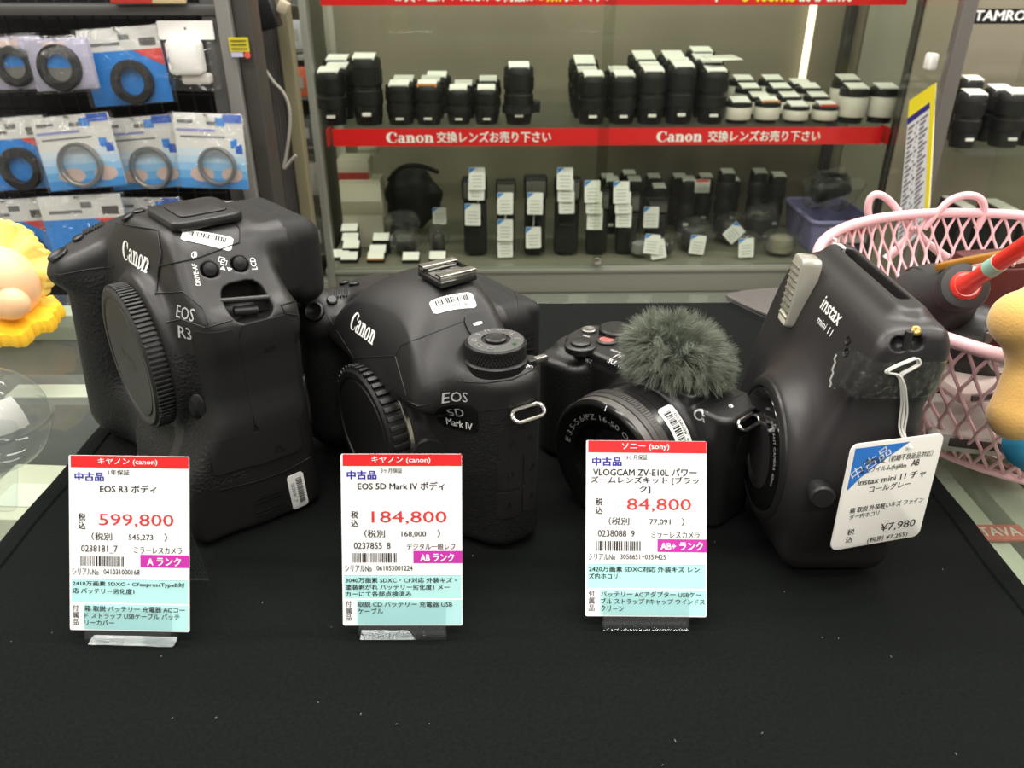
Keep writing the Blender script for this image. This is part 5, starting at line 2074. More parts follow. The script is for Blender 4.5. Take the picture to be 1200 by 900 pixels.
# price list hung on the right side glass
pls = thing('price_list_sheet', 'price list sheet with yellow and blue header hanging beside the right showcase post', 'price list')
q = [at_x(1066, 118, .868), at_x(1097, 97, .868), at_x(1088, 262, .868), at_x(1050, 300, .868)]
mb = MB()


def quadm(mb, pts, m, off=0.0, th=.0012):
    pts = np.array(pts) + np.array([-off, 0, 0])
    v = np.concatenate([pts, pts + np.array([th, 0, 0])])
    mb.add(v, [(0, 3, 2, 1), (4, 5, 6, 7), (0, 1, 5, 4), (1, 2, 6, 5), (2, 3, 7, 6), (3, 0, 4, 7)], m)


mix = lambda a, b, t: np.array(a) * (1 - t) + np.array(b) * t
Lp = lambda t: mix(q[0], q[3], t)
Rp = lambda t: mix(q[1], q[2], t)
quadm(mb, q, mat('sheet_white', 'd9d9dc', .6))
quadm(mb, [Lp(0), Rp(0), Rp(.11), Lp(.11)], mat('sheet_yellow', 'e9d722', .5), .001)
quadm(mb, [Lp(.11), Rp(.11), Rp(.15), Lp(.15)], mat('sheet_blue', '23237e', .5), .001)
rr = Rp(0) - Lp(0)
quadm(mb, [mix(Lp(0), Rp(0), .84), Rp(0), Rp(1), mix(Lp(1), Rp(1), .88)], mat('sheet_yellow', 'e9d722', .5), .0015)
for i in range(26):
    t0 = .18 + i * .031
    for c0_, c1_ in ((.06, .30), (.36, .44), (.50, .78)):
        quadm(mb, [mix(Lp(t0), Rp(t0), c0_), mix(Lp(t0), Rp(t0), c1_ - .06 * (i % 3)), mix(Lp(t0 + .013), Rp(t0 + .013), c1_ - .06 * (i % 3)), mix(Lp(t0 + .013), Rp(t0 + .013), c0_)], mat('sheet_ink', '6a6a74', .6), .001, .0004)
mb.build('sheet', pls)
mb = MB()
p = at_x(1091, 72, .862)
mb.box(p, (.018, .030, .032), mat('lock_white', 'e9e7e2', .4), bev=.005)
mb.build('hanger_clip', pls)

# ------------------------------------------------------------------ lenses
LBL = mat('cap_label', 'e8e8e2', .55)
LORG = mat('label_orange', 'f0a05a', .55)
LRED = mat('label_red', 'd8513f', .55)
LB = mat('lens_black', '1d1d1e', .38, spec=.5)
LB2 = mat('lens_rib', '131313', .55)
LW = mat('lens_white', 'cfcac0', .4)
LBR = mat('lens_ring_red', '8a2a24', .4)
PROTO = {}


def lens_proto(kind, h, r, lab):
    key = (kind, round(h, 3), round(r, 3), lab)
    if key in PROTO:
        return PROTO[key]
    out = []
    mb = MB()
    if kind == 'white':
        mb.lathe([(0, 0), (r * .80, 0), (r * .82, h * .16), (r * .98, h * .19), (r, h * .24), (r, h * .74), (r * .97, h * .77)], LW, None, 32, [LB, LB, LB, LW, LW, LW])
        out.append(('barrel', mb))
        mb = MB()
        mb.lathe([(r * .97, h * .77), (r * 1.02, h * .78), (r * 1.0, h * .96), (r * .9, h), (0, h)], LB, None, 32)
    else:
        p = [(0, 0), (r * .82, 0), (r * .86, h * .10), (r * .90, h * .12), (r * .92, h * .30), (r * .97, h * .31), (r * .97, h * .52), (r * .93, h * .53), (r * .93, h * .60), (r, h * .61), (r, h * .84), (r * .95, h * .85)]
        ms = [LB2, LB, LB, LB, LB, LB2, LB, LB, LB, LB2, LB]
        mb.lathe(p, LB, None, 32, ms)
        for z0, z1, rr_ in ((.32, .51, .975), (.63, .82, 1.005)):
            for k in range(40):
                a = 2 * PI * k / 40
                mb.box((r * rr_, 0, h * (z0 + z1) / 2), (r * .03, r * .07, h * (z1 - z0)), LB2, npm(Matrix.Rotation(a, 4, 'Z')))
        if kind == 'collar':
            mb.lathe([(r * .95, h * .20), (r * 1.12, h * .20), (r * 1.12, h * .34), (r * .95, h * .34)], LB, None, 32)
            mb.box((r * 1.2, 0, h * .3), (r * .5, r * .5, h * .22), LB, bev=r * .1)
        # small white print on the barrel
        mb.box((0, -r * .985, h * .18), (r * .55, .003, h * .05), LBL)
        out.append(('barrel', mb))
        mb = MB()
        mb.lathe([(r * .95, h * .85), (r * .99, h * .86), (r * .97, h * .97), (r * .9, h), (0, h)], LB2, None, 32)
    out.append(('lens_cap', mb))
    mb = MB()
    mb.box((0, -r * .05, h + .0045), (r * 1.35, r * 1.25, .0016), LBL, Tm(0, 0, 0, 0, math.radians(0)))
    v = mb.v[0]
    v[:, 2] += (v[:, 1] + r * .6) * .16 - .003
    if lab != 'plain':
        m = {'orange': LORG, 'red': LRED}[lab]
        mb.box((0, -r * .72, h + .0005), (r * 1.35, .0016, .008), m)
    else:
        mb.box((0, -r * .70, h - .001), (r * 1.3, .0014, .006), LBL)
    out.append(('cap_label', mb))
    res = [(nm, b.build(nm)) for nm, b in out]
    PROTO[key] = res
    res_used[key] = False
    return res


res_used = {}


def put_lens(p, h, r, label, group, kind='black', lab='plain', rot=0.0, M=CM):
    o = thing('camera_lens', label, 'lens', M=M @ Tm(p[0], p[1], p[2] + .0008, rot), group=group)
    res = lens_proto(kind, h, r, lab)
    key = (kind, round(h, 3), round(r, 3), lab)
    for nm, src in res:
        if res_used[key]:
            c = src.copy()
            COL.objects.link(c)
        else:
            c = src
        c.parent = o
    res_used[key] = True
    return o


ORD = ['first', 'second', 'third', 'fourth', 'fifth', 'sixth', 'seventh', 'eighth', 'ninth', 'tenth']
DEP = {1: ['the only lens'], 2: ['front lens', 'rear lens'], 3: ['front lens', 'middle lens', 'rear lens'], 4: ['front lens', 'second lens back', 'third lens back', 'rearmost lens']}
RNAMES = ['tall black', 'black']


def lens_group(cols, side, zdeck):
    for ci, (lst, w, kind, lab, word) in enumerate(cols):
        n_ = len(lst)
        for k, (u, v) in enumerate(lst):
            d = .075 + k * .082
            scale = 1 + .04 * k
            p = cab(u, v + 3, d)
            r_ = w * .5 / F_PX * (1.95 + d)
            r_ = round(r_ * .93, 3)
            h = max(p[2] - zdeck, .04)
            h = round(h, 2)
            put_lens((p[0], d, zdeck), h, r_, '%s, %s column from left, %s of upper shelf' % (DEP[n_][k].replace('lens', word + ' lens').replace('the only', 'lone'), ORD[ci], side[0]), side[2],
                     kind, lab if k == 0 else 'plain')


left = [([(386, 82), (395, 75), (396, 69)], 36, 'black', 'plain', 'black'), ([(427, 63)], 38, 'black', 'plain', 'tallest black'), ([(468, 96), (473, 89)], 35, 'black', 'plain', 'short black'),
        ([(501, 97), (505, 91), (512, 84)], 34, 'black', 'orange', 'short black'), ([(537, 101), (543, 95)], 31, 'black', 'plain', 'short black'), ([(570, 99), (572, 91)], 31, 'black', 'plain', 'short black'),
        ([(608, 76)], 36, 'collar', 'plain', 'collared black')]
mid = [([(695, 86), (688, 79), (685, 73), (684, 67)], 35, 'black', 'plain', 'black'), ([(731, 86), (725, 78)], 35, 'black', 'plain', 'black'), ([(765, 81), (761, 75), (755, 67), (753, 60)], 35, 'black', 'plain', 'tall black'),
       ([(800, 76), (796, 70), (790, 66), (788, 60)], 35, 'black', 'plain', 'tall black'), ([(838, 78), (832, 72), (824, 66), (821, 58)], 35, 'black', 'plain', 'tall black')]
right = [([(866, 117)], 32, 'white', 'plain', 'short white'), ([(900, 118), (889, 110), (877, 101), (870, 92)], 31, 'white', 'orange', 'short white'),
         ([(934, 118), (924, 110), (913, 101), (904, 92)], 31, 'white', 'plain', 'short white'), ([(968, 119), (957, 110), (947, 101), (937, 92)], 31, 'white', 'red', 'short white'),
         ([(1003, 98), (992, 92)], 35, 'white', 'plain', 'taller white'), ([(1037, 102)], 35, 'white', 'plain', 'taller white')]
lens_group(left, ('left part', '', 'lenses in the left part of the upper showcase shelf'), zs)
lens_group(mid, ('middle part', '', 'lenses in the middle of the upper showcase shelf'), zs)
lens_group(right, ('right part', '', 'white lenses on the upper showcase shelf'), zs)
p = cab(836, 74, .1)
mb = MB()
mb.box((0, 0, 0), (.085, .05, .0012), LBL, Tm(0, 0, 0, .3, .12))
o = mb.build('paper_slip')
o.matrix_world = Matrix((CM @ Tm(p[0] + .02, .10, p[2] + .012)).tolist())
tag(o, 'white paper slip lying across the tall black lenses of the upper shelf', 'paper slip')

# ------------------------------------------------------------------ lower deck of the showcase
TAGW = mat('goods_tag', 'e3e3df', .5)
TAGB = mat('goods_tag_blue', '2f7fd0', .5)


def goods_tag(mb, p, w=.040, h=.055, tilt=0.0, blue=True, roll=0.0):
    A = Tm(p[0], p[1], p[2], tilt, math.radians(-10)) @ npm(Matrix.Rotation(roll, 4, 'Y'))
    mb.slab(rrect(w, h, .003, 3), -.0006, .0006, TAGW, A @ npm(Matrix.Rotation(PI / 2, 4, 'X')))
    if blue:
        mb.add([(-w * .48, -.0009, h * .48), (-w * .48, -.0009, h * .22), (-w * .05, -.0009, h * .48)], [(0, 1, 2)], TAGB, A)
    for i in range(4):
        mb.box((0, -.0009, h * (.12 - .15 * i)), (w * (.7 - .1 * (i % 2)), .0004, h * .03), mat('tag_print', '9a9a98', .6), A)


def flash_unit(u, v0, v1, d, w, label, tags, group):
    """shoe-mount flash or boxed body standing on the deck, price tags in front"""
    p = cab(u, v1, d)
    q = cab(u, v0, d)
    h = q[2] - zb
    t = thing('flash_unit', label, 'flash unit', M=CM @ Tm(p[0], d, zb + .001), group=group)
    mb = MB()
    mb.box((0, 0, h * .36), (w * .92, w * .55, h * .64), LB, bev=w * .08)
    mb.box((0, -w * .28, h * .46), (w * .6, .003, h * .14), GLOSS, bev=.001)
    mb.box((0, 0, h * .03), (w * .5, w * .45, h * .06), LB2, bev=.003)
    mb.build('flash_body', t)
    mb = MB()
    mb.box((0, -.005, h * .86), (w, w * .75, h * .27), LB, bev=w * .1)
    mb.cyl((-w * .44, 0, h * .71), (w * .44, 0, h * .71), h * .06, h * .06, LB2, 14)
    mb.build('flash_head', t)
    mb = MB()
    mb.box((0, -w * .38 - .006, h * .86), (w * .82, .004, h * .19), mat('flash_panel', '54534e', .2, spec=.7), bev=.001)
    mb.build('flash_panel', t)
    if tags:
        for (tu_, tv) in tags:
            mb = MB()
            a = cab(tu_, tv, d - w * .5 - .012)
            goods_tag(mb, (a[0] - p[0], -w * .5 - .012, max(a[2] - zb, .032)), tilt=random.uniform(-.1, .1))
            mb.tube([(a[0] - p[0], -w * .5 - .012, a[2] - zb + .027), (a[0] - p[0] + .003, -w * .4, h * .7)], .0008, TAGW, 5)
            mb.build('hang_tag', t)


G = 'tagged flash units on the showcase deck'
flash_unit(558, 207, 306, .10, .066, 'wide tagged flash unit, leftmost of the flash units on the showcase deck', [(554, 252), (558, 222), (559, 210)], G)
flash_unit(593, 210, 306, .10, .052, 'second tagged flash unit from left on the showcase deck, three tags', [(592, 298), (592, 270), (592, 239)], G)
flash_unit(626, 205, 306, .10, .060, 'third tagged flash unit from left on the showcase deck, two tags', [(625, 279), (627, 239)], G)
flash_unit(662, 207, 308, .10, .068, 'fourth tagged flash unit from left on the showcase deck, upright louvred', [(664, 238), (663, 224), (662, 210)], G)
flash_unit(697, 222, 308, .10, .060, 'fifth tagged flash unit from left on the showcase deck, behind the door joint', [(697, 257), (696, 238), (694, 225)], G)
flash_unit(731, 226, 308, .10, .058, 'sixth tagged flash unit from left on the showcase deck, large white tag', [(731, 254), (730, 238), (728, 226)], G)
flash_unit(764, 232, 300, .16, .058, 'rightmost tagged flash unit on the showcase deck, single grey tag', [(763, 255)], G)
bk = [(712, 206), (717, 211), (737, 205), (743, 210), (766, 206), (772, 219), (796, 209), (806, 212), (827, 205), (852, 203), (858, 211), (890, 202), (894, 209), (912, 205)]
for i, (u, v) in enumerate(bk):
    d = .37 - .075 * (i % 2)
    p = cab(u, v, d)
    put_lens((p[0], d, zb), round(max(p[2] - zb, .05), 2), .026, '%s black lens from the left in the rear row of the showcase deck' % (ORD[i] if i < 10 else ['eleventh', 'twelfth', 'thirteenth', 'fourteenth', 'fifteenth'][i - 10]),
             'rear lenses on the showcase deck')
mb = MB()
p = cab(823, 218, .26)
goods_tag(mb, (0, 0, 0), blue=False, w=.042, h=.036)
mb.box((0, -.0012, .014), (.036, .0005, .006), LRED, Tm(0, 0, 0, 0, math.radians(-10)))
o = mb.build('price_tag')
o.matrix_world = Matrix((CM @ Tm(*p)).tolist())
tag(o, 'small price tag with red heading hanging before the rear lenses', 'price tag')


def bagged(u, v, d, w, h, dp, label, tags=(), core=None):
    p = cab(u, v, d)
    t = thing('bagged_accessory', label, 'bagged accessory', M=CM @ Tm(p[0], d, zb + .008), group='bagged accessories on the showcase deck')
    r = np.random.default_rng(int(u * 7 + v))
    mb = MB()
    c1 = r.normal(size=(6, 3))
    mb.ball((0, 0, h * .5), (w * .5, dp * .5, h * .5), BAG, 30, 18, fn=lambda q: 1 + .10 * np.sin(q @ c1.T * 3.5).sum(1) / 2)
    mb.build('clear_bag', t)
    mb = MB()
    cm = mat('bagged_' + (core or '1f1f20'), core or '1f1f20', .4)
    mb.lathe([(0, 0.003), (w * .3, .004), (w * .33, h * .2), (w * .28, h * .6), (w * .18, h * .7), (0, h * .7)], cm, None, 24)
    mb.box((w * .12, 0, h * .35), (w * .4, dp * .4, h * .3), cm, Tm(0, 0, 0, .4), bev=.006)
    mb.build('accessory', t)
    for (tu_, tv, roll) in tags:
        mb = MB()
        a = cab(tu_, tv, d - dp * .5 - .01)
        goods_tag(mb, (a[0] - p[0], -dp * .5 - .01, max(a[2] - zb - .008, .024)), h=.05, roll=roll)
        mb.build('hang_tag', t)


bagged(470, 262, .20, .10, .085, .07, 'clear bag of black parts in front of the black pouch')
bagged(476, 290, .10, .085, .06, .07, 'shiny clear bag behind the two white topped boxes at the deck front')
bagged(514, 292, .10, .055, .075, .05, 'bagged black dome on the deck just left of the flash units')
bagged(748, 300, .07, .06, .05, .05, 'bagged clear case with a tag beside the sixth flash unit', [(764, 286, .1)], '8a8a86')
bagged(779, 300, .07, .05, .05, .045, 'bagged part with tilted tag in the middle of the deck', [(770, 302, -.2)])
bagged(811, 290, .12, .105, .085, .075, 'large shiny bag with a tag right of the middle of the deck', [(816, 300, .12)])
bagged(850, 292, .19, .09, .08, .07, 'bagged black camera with slanting tag on the deck', [(860, 273, .8)])
bagged(876, 296, .08, .05, .06, .05, 'bagged black part with a long upright tag on the deck', [(874, 294, -.05)])
bagged(914, 290, .08, .105, .065, .07, 'flat clear bag of pale cards at the right end of the deck', (), '8d8877')
bagged(890, 262, .22, .11, .09, .08, 'wide bag of black cloth behind the flat clear bag')
t = thing('black_pouch', 'large black pouch lying on the deck beside the white cartons', 'pouch', M=CM @ Tm(cab(484, 240, .28)[0], .29, zb + .004))
mb = MB()
h = cab(480, 195, .26)[2] - zb
mb.ball((0, 0, h * .5), (.080, .055, h * .44), mat('pouch_black', '151516', .6, bump=('noise', 60, .5, .004)), 30, 18, fn=lambda q: 1 + .06 * np.sin(q[:, 0] * 7) + .05 * np.sin(q[:, 2] * 9))
mb.build('pouch_body', t)
mb = MB()
mb.tube(spline([(-.06, -.04, h * .8), (-.02, -.06, h * 1.0), (.03, -.06, h * 1.02), (.075, -.03, h * .9)], 6), .006, LB2, 8)
mb.build('pouch_strap', t)
mb = MB()
a = cab(515, 253, .24)
goods_tag(mb, (0, 0, 0), w=.038, h=.046)
o = mb.build('price_tag')
o.matrix_world = Matrix((CM @ Tm(*a)).tolist())
tag(o, 'grey price tag with blue corner hanging at the right end of the black pouch', 'price tag')
cw = mat('carton_white', 'b9b4a4', .6)
for (u0, u1, v0, v1, d, lb, band) in ((402, 445, 212, 262, .16, 'lower white carton of the stack at the left end of the deck', False), (397, 431, 187, 214, .17, 'upper white carton with red band on the stack at left', True),
                                    (420, 440, 172, 184, .24, 'small tan carton standing behind the white carton stack', False)):
    a, b = cab(u0, v1, d), cab(u1, v0, d)
    t = thing('goods_carton', lb, 'carton', M=CM @ Tm((a[0] + b[0]) / 2, d + .04, (zb + .001 if v1 > 240 else a[2])), group='cartons at the left end of the showcase deck')
    hh_ = b[2] - (zb if v1 > 240 else a[2])
    mb = MB()
    mb.box((0, 0, hh_ / 2), (b[0] - a[0], .08, hh_), cw, bev=.002)
    mb.build('carton_body', t)
    mb = MB()
    mb.box((0, -.0405, hh_ * (.22 if band else .6)), ((b[0] - a[0]) * .98, .0012, hh_ * (.42 if band else .2)), mat('carton_red', '9c3a34', .5) if band else mat('carton_print', '98927f', .6))
    mb.build('printed_band', t)
sb = [(410, 268, .15), (411, 279, .12), (412, 288, .09), (410, 304, .05), (447, 279, .12), (443, 293, .09), (441, 304, .05), (482, 305, .045), (513, 302, .05), (400, 302, .07)]
for i, (u, v, d) in enumerate(sb):
    p = cab(u, v, d)
    t = thing('boxed_filter', '%s small box with white sloping label at the left front of the deck' % ORD[i], 'filter box', M=CM @ Tm(p[0], d, zb + .001), group='small labelled boxes on the showcase deck')
    hh_ = max(p[2] - zb, .012)
    mb = MB(); mb.box((0, 0, hh_ / 2), (.046, .030, hh_), LB, bev=.002); mb.build('box_body', t)
    mb = MB(); mb.box((0, 0, 0), (.042, .030, .0014), LBL, Tm(0, -.004, hh_ + .004, 0, math.radians(24)))
    if i == 6:
        mb.box((0, -.0155, -.0045), (.042, .0012, .004), LORG, Tm(0, -.004, hh_ + .004))
    mb.build('white_label', t)
# lavender bin with black gear at the right end
p = cab(952, 292, .12)
bin_ = thing('lavender_bin', 'lavender plastic bin of bagged black gear at the right end of the deck', 'plastic bin', M=CM @ Tm(p[0] + .060, .2, zb + .001))
LAV = mat('bin_lavender', '8a86b4', .45)
mb = MB()
hb = cab(960, 262, .08)[2] - zb
o1 = rrect(.17, .24, .02, 4)
vs = []
for s_, z in ((.9, 0), (1.0, hb), (.96, hb), (.86, .004)):
    vs.append(np.c_[o1 * s_, np.full(len(o1), z)])
v = np.concatenate(vs); n = len(o1)
f = [(k * n + i, k * n + (i + 1) % n, (k + 1) * n + (i + 1) % n, (k + 1) * n + i) for k in range(3) for i in range(n)] + [tuple(3 * n + i for i in range(n))]
mb.add(v, f, LAV)
mb.tube([np.append(q_ * 1.0, hb) for q_ in o1], .006, LAV, 8, closed=True)
mb.build('bin_shell', bin_)
mb = MB()
mb.box((.012, -.1225, hb * .62), (.11, .003, hb * .5), mat('bin_label', 'c9c6c4', .5))
mb.box((.012, -.1245, hb * .74), (.09, .002, hb * .17), LRED)
mb.build('paper_label', bin_)
for i, (dx, dy, dz, s_, lb) in enumerate(((-.015, -.02, .07, .078, 'bagged black camera on top in the lavender bin, tilted left'), (.036, -.055, 0, .036, 'bagged black lens lying in the front of the lavender bin'), (-.036, -.055, 0, .034, 'bagged black strap lying in the left half of the lavender bin'))):
    t = thing('bagged_gear', lb, 'bagged gear', M=CM @ Tm(p[0] + .060 + dx, .2 + dy, zb + (hb * .6 if dz == 0 else hb + .066)), group='bagged gear in the lavender bin')
    mb = MB(); mb.ball((0, 0, 0), (s_, s_ * .8, s_ * .7), BAG, 26, 16, fn=lambda q: 1 + .12 * np.sin(q[:, 0] * 8 + i) + .1 * np.sin(q[:, 2] * 7)); mb.build('clear_bag', t)
    mb = MB(); mb.cyl((-s_ * .6, 0, -.01), (s_ * .6, 0, .015), s_ * .42, s_ * .38, LB, 22, bev=.006); mb.tube(spline([(-s_ * .6, 0, 0), (-s_ * .5, -.02, s_ * .5), (0, -.03, s_ * .55), (s_ * .5, -.01, s_ * .3)], 6), .006, LB2, 8); mb.build('gear', t)
# ------------------------------------------------------------------ slim rack seen through the showcase's left glass
rk = thing('slim_rack', 'slim grey rack of small cartons behind the left glass of the showcase', 'rack', (-.612, 2.36, -.95))
mb = MB()
RKM = mat('rack_grey', '6c6b68', .5, metal=.3)
for x in (-.075, .085):
    mb.box((x, 0, .66), (.008, .16, 1.32), RKM)
mb.box((0, .08, .66), (.16, .006, 1.32), RKM)
mb.build('rack_frame', rk)
zz = [.24, .42, .60, .73, .86, .98, 1.09]
for z in zz:
    mb = MB()
    mb.box((.005, 0, z), (.152, .155, .006), RKM)
    mb.build('rack_shelf', rk)
cc = ['b6b4ad', '3a3d44', '8a8480', '35383d', 'bf5a3c', 'a9abb4', '5a5f66']
nm = ['lowest pale', 'second dark', 'third taupe', 'fourth black', 'orange red', 'sixth silver grey', 'topmost slate']
for i, z in enumerate(zz):
    t = thing('goods_carton', '%s carton in the slim rack left of the showcase' % nm[i], 'carton', (-.602, 2.35, -.95 + z + .0037), 0, 'cartons in the slim rack')
    hh_ = (.09, .1, .08, .07, .075, .07, .08)[i]
    mb = MB(); mb.box((0, 0, hh_ / 2), (.135, .12, hh_), mat('rack_' + cc[i], cc[i], .5), bev=.002); mb.build('carton_body', t)
    mb = MB(); mb.box((0, -.0605, hh_ * .5), (.08, .0012, hh_ * .4), mat('rack_label', '8f8e8c', .6)); mb.build('printed_label', t)

# ------------------------------------------------------------------ pegboard stand with packaged adapter rings
PY = 1.20
peg = thing('pegboard_stand', 'black grid pegboard stand with grey metal frame at the left', 'display stand', (-.58, PY, -.95))
PG = mat('peg_black', '101011', .6)
WIRE = mat('peg_wire', '3c3c3e', .45, metal=.5)
SF = mat('stand_frame', '5d5c5b', .42, metal=.5)
SFL = mat('stand_frame_pale', '8d8b87', .4, metal=.5)


def pg(u, v, dy=0.0):
    p = at_y(u, v, PY + dy)
    return p - np.array([-.58, PY, -.95])


mb = MB()
mb.box((-.14, .045, .75), (.66, .01, 1.3), PG)
mb.build('back_panel', peg)
mb = MB()
for i in range(28):
    mb.tube([(-.46 + i * .0242, .018, .2), (-.46 + i * .0242, .018, 1.2)], .0013, WIRE, 5)
for k in range(34):
    mb.tube([(-.46, .0205, .25 + k * .0285), (.185, .0205, .25 + k * .0285)], .0013, WIRE, 5)
mb.build('wire_grid', peg)
x1, x2, x3 = pg(253, 60)[0], pg(268, 60)[0], pg(284, 60)[0]
mb = MB(); mb.box(((x1 + x2) / 2 - .002, .0, .75), (x2 - x1 + .004, .05, 1.5), SF, bev=.002); mb.build('frame_post', peg)
mb = MB(); mb.box(((x2 + x3) / 2, -.004, .75), (x3 - x2, .055, 1.5), SFL, bev=.002); mb.build('frame_post', peg)
mb = MB(); mb.box((x3 + .012, .004, .75), (.022, .05, 1.5), mat('stand_edge_dark', '45433f', .45, metal=.4), bev=.002); mb.build('frame_post', peg)
za, zb_ = pg(100, 4)[2], pg(100, 17)[2]
mb = MB(); mb.box((-.14, -.004, (za + zb_) / 2), (.66, .05, za - zb_), SF, bev=.002); mb.build('cross_rail', peg)
p = pg(281, 52, -.03)
mb = MB()
mb.box((p[0], -.034, p[2]), (.026, .002, .018), mat('sticker_yellow', 'c9ba2e', .5))
for i in range(3):
    mb.box((p[0], -.0353, p[2] + .005 - .005 * i), (.021, .0006, .0014), mat('sticker_ink', '5a5418', .5))
mb.cyl((p[0] + .010, -.0352, p[2] - .013), (p[0] + .010, -.037, p[2] - .013), .004, .004, LRED, 14)
mb.box((p[0] - .004, -.034, p[2] - .0125), (.016, .002, .006), mat('sticker_lilac', 'b9b3cf', .5))
mb.build('warning_sticker', peg)

PBLUE = mat('pack_blue', '1f7fd2', .45)
PLBL = mat('pack_lightblue', '9cc7e8', .45)
PWH = mat('pack_white', 'd6d4ce', .5)
PGY = mat('pack_print_grey', '6b6b6b', .6)
PRD = mat('pack_red', 'd33b32', .5)
PLIL = mat('pack_lilac', 'aaa6bb', .4)
SILR = mat('ring_silver', 'a5a39e', .3, metal=.9)
PKP = mat('pack_pinkish', 'cdb5ac', .5)


def pack(kind, u0, u1, v0, v1, label, group, tilt=0.0, ringc=None, dy=-.03):
    """hanging packet, its top and bottom given where they stand on the board"""
    c = pg((u0 + u1) / 2, (v0 + v1) / 2, dy)
    a, b = pg(u0, v1, dy), pg(u1, v0, dy)
    w, h = b[0] - a[0], b[2] - a[2]
    M = Tm(-.58, PY, -.95) @ Tm(c[0], dy, c[2], 0, math.radians(-4), tilt)
    t = thing('ring_packet', label, 'packaged ring', M=M, group=group)
    A = frame_m((0, 0, 0), (1, 0, 0), (0, 0, 1))        # x right, y up, z towards the viewer

    def R(mb, x0, x1, y0, y1, m, z=.0009):
        mb.add([(x0 * w, y0 * h, z), (x1 * w, y0 * h, z), (x1 * w, y1 * h, z), (x0 * w, y1 * h, z)], [(0, 1, 2, 3)], m, A)

    mb = MB()
    if kind == 'lilac':
        mb.slab(rrect(w * .94, h * .9, .002, 3), -.004, .004, PLIL, A, bev=.001)
        R(mb, -.2, .12, .28, .40, PKP, .0045)
        mb.build('backing_card', t)
    else:
        mb.slab(rrect(w * .9, h * .97, .0015, 2), -.0006, .0006, PWH if kind != 'blue' else PBLUE, A)
        if kind == 'blue':
            R(mb, -.45, .45, .2, .485, PWH)
            R(mb, -.36, .0, .27, .31, PGY, .0011)
            R(mb, .0, .12, .33, .40, PGY, .0011)
            mb.add([(w * .12, h * .2, .0011), (w * .45, h * .2, .0011), (w * .45, -h * .02, .0011)], [(0, 2, 1)], PRD, A)
            R(mb, .22, .40, .24, .34, mat('pack_dark', '4a4340', .5), .0012)
        elif kind == 'pale':
            for k_, (yt, hx) in enumerate(((.04, 'c9d6de'), (-.06, 'b4cfe4'), (-.15, '8fc0e6'), (-.25, '62aae0'), (-.36, '3a92da'))):
                R(mb, -.45, .45, -.485, yt, mat('pack_sky' + hx, hx, .45), .0010 + .00003 * k_)
            R(mb, .10, .22, .33, .44, PBLUE, .0011); R(mb, .2, .44, .38, .48, mat('pack_deepblue', '1a56b8', .5), .0012)
            R(mb, .27, .36, .05, .17, PBLUE, .0011); R(mb, .33, .42, -.02, .1, mat('pack_deepblue', '1a56b8', .5), .0012)
            R(mb, -.40, -.2, .36, .40, PGY, .0011); R(mb, -.02, .12, .34, .39, PGY, .0011); R(mb, -.42, .08, .26, .29, mat('pack_violet', '8d8fc4', .5), .0011)
            R(mb, -.38, .2, .18, .2, PGY, .0011)
            a_ = np.arange(14) * 2 * PI / 14
            mb.add(np.c_[w * (.25 + .14 * np.cos(a_)), h * (-.3 + .1 * np.sin(a_)), np.full(14, .0013)], [tuple(range(14))], PKP, A)
            mb.add(np.c_[w * (-.15 + .16 * np.cos(a_)), h * (-.3 + .1 * np.sin(a_)), np.full(14, .0013)], [tuple(range(14))], PKP, A)
        mb.build('backing_card', t)
    if kind != 'white':
        rm = {'blue': LB2, 'lilac': LB2, 'pale': SILR}[kind]
        cx, cy, r_ = {'blue': (.06, -.20, .235), 'lilac': (-.02, -.05, .33), 'pale': (.08, -.2, .25)}[kind]
        r_ = r_ * w
        if ringc:
            cx, cy = ringc
        mb = MB()
        B = A @ Tm(cx * w, cy * h, .003)
        i_ = .60 if kind != 'pale' else .82
        mb.lathe([(r_ * i_, 0), (r_, 0), (r_, .007), (r_ * .96, .009), (r_ * (i_ + .05), .009), (r_ * i_, .007), (r_ * i_, 0)], rm, B, 40)
        mb.build('adapter_ring', t)
        if kind == 'lilac':
            mb = MB()
            a_ = np.linspace(0, PI, 14)
            mb.add(np.c_[r_ * i_ * np.cos(a_), r_ * i_ * np.sin(a_), np.full(14, .0015)], [tuple(range(14))], PBLUE, B)
            mb.add(np.c_[r_ * i_ * np.cos(a_ + PI), r_ * i_ * np.sin(a_ + PI), np.full(14, .0015)], [tuple(range(14))], mat('pack_grey_disc', '77756f', .5), B)
            mb.build('ring_insert', t)
    # clear bag around it
    mb = MB()
    N_ = 10
    xs, ys = np.linspace(-.5, .5, N_), np.linspace(-.5, .5, N_)
    r2 = np.random.default_rng(int(u0 * 3 + v0))
    g_ = []
    for y in ys:
        for x in xs:
            z = .013 * (1 - (2 * x) ** 4) * (1 - (2 * y) ** 4) + r2.normal() * .0010 + .0016
            g_.append((x * w, y * h, z))
    mb.add(g_, [(j * N_ + i, j * N_ + i + 1, (j + 1) * N_ + i + 1, (j + 1) * N_ + i) for j in range(N_ - 1) for i in range(N_ - 1)], BAG, A)
    mb.build('clear_bag', t)
    hk = MB()
    hk.tube([(0, (.004 if dy > -.06 else -.036) - dy, h * .46), (0, -.004, h * .46), (0, -.012, h * .475)], .0016, SILVER, 6)
    hk.build('peg_hook', t)


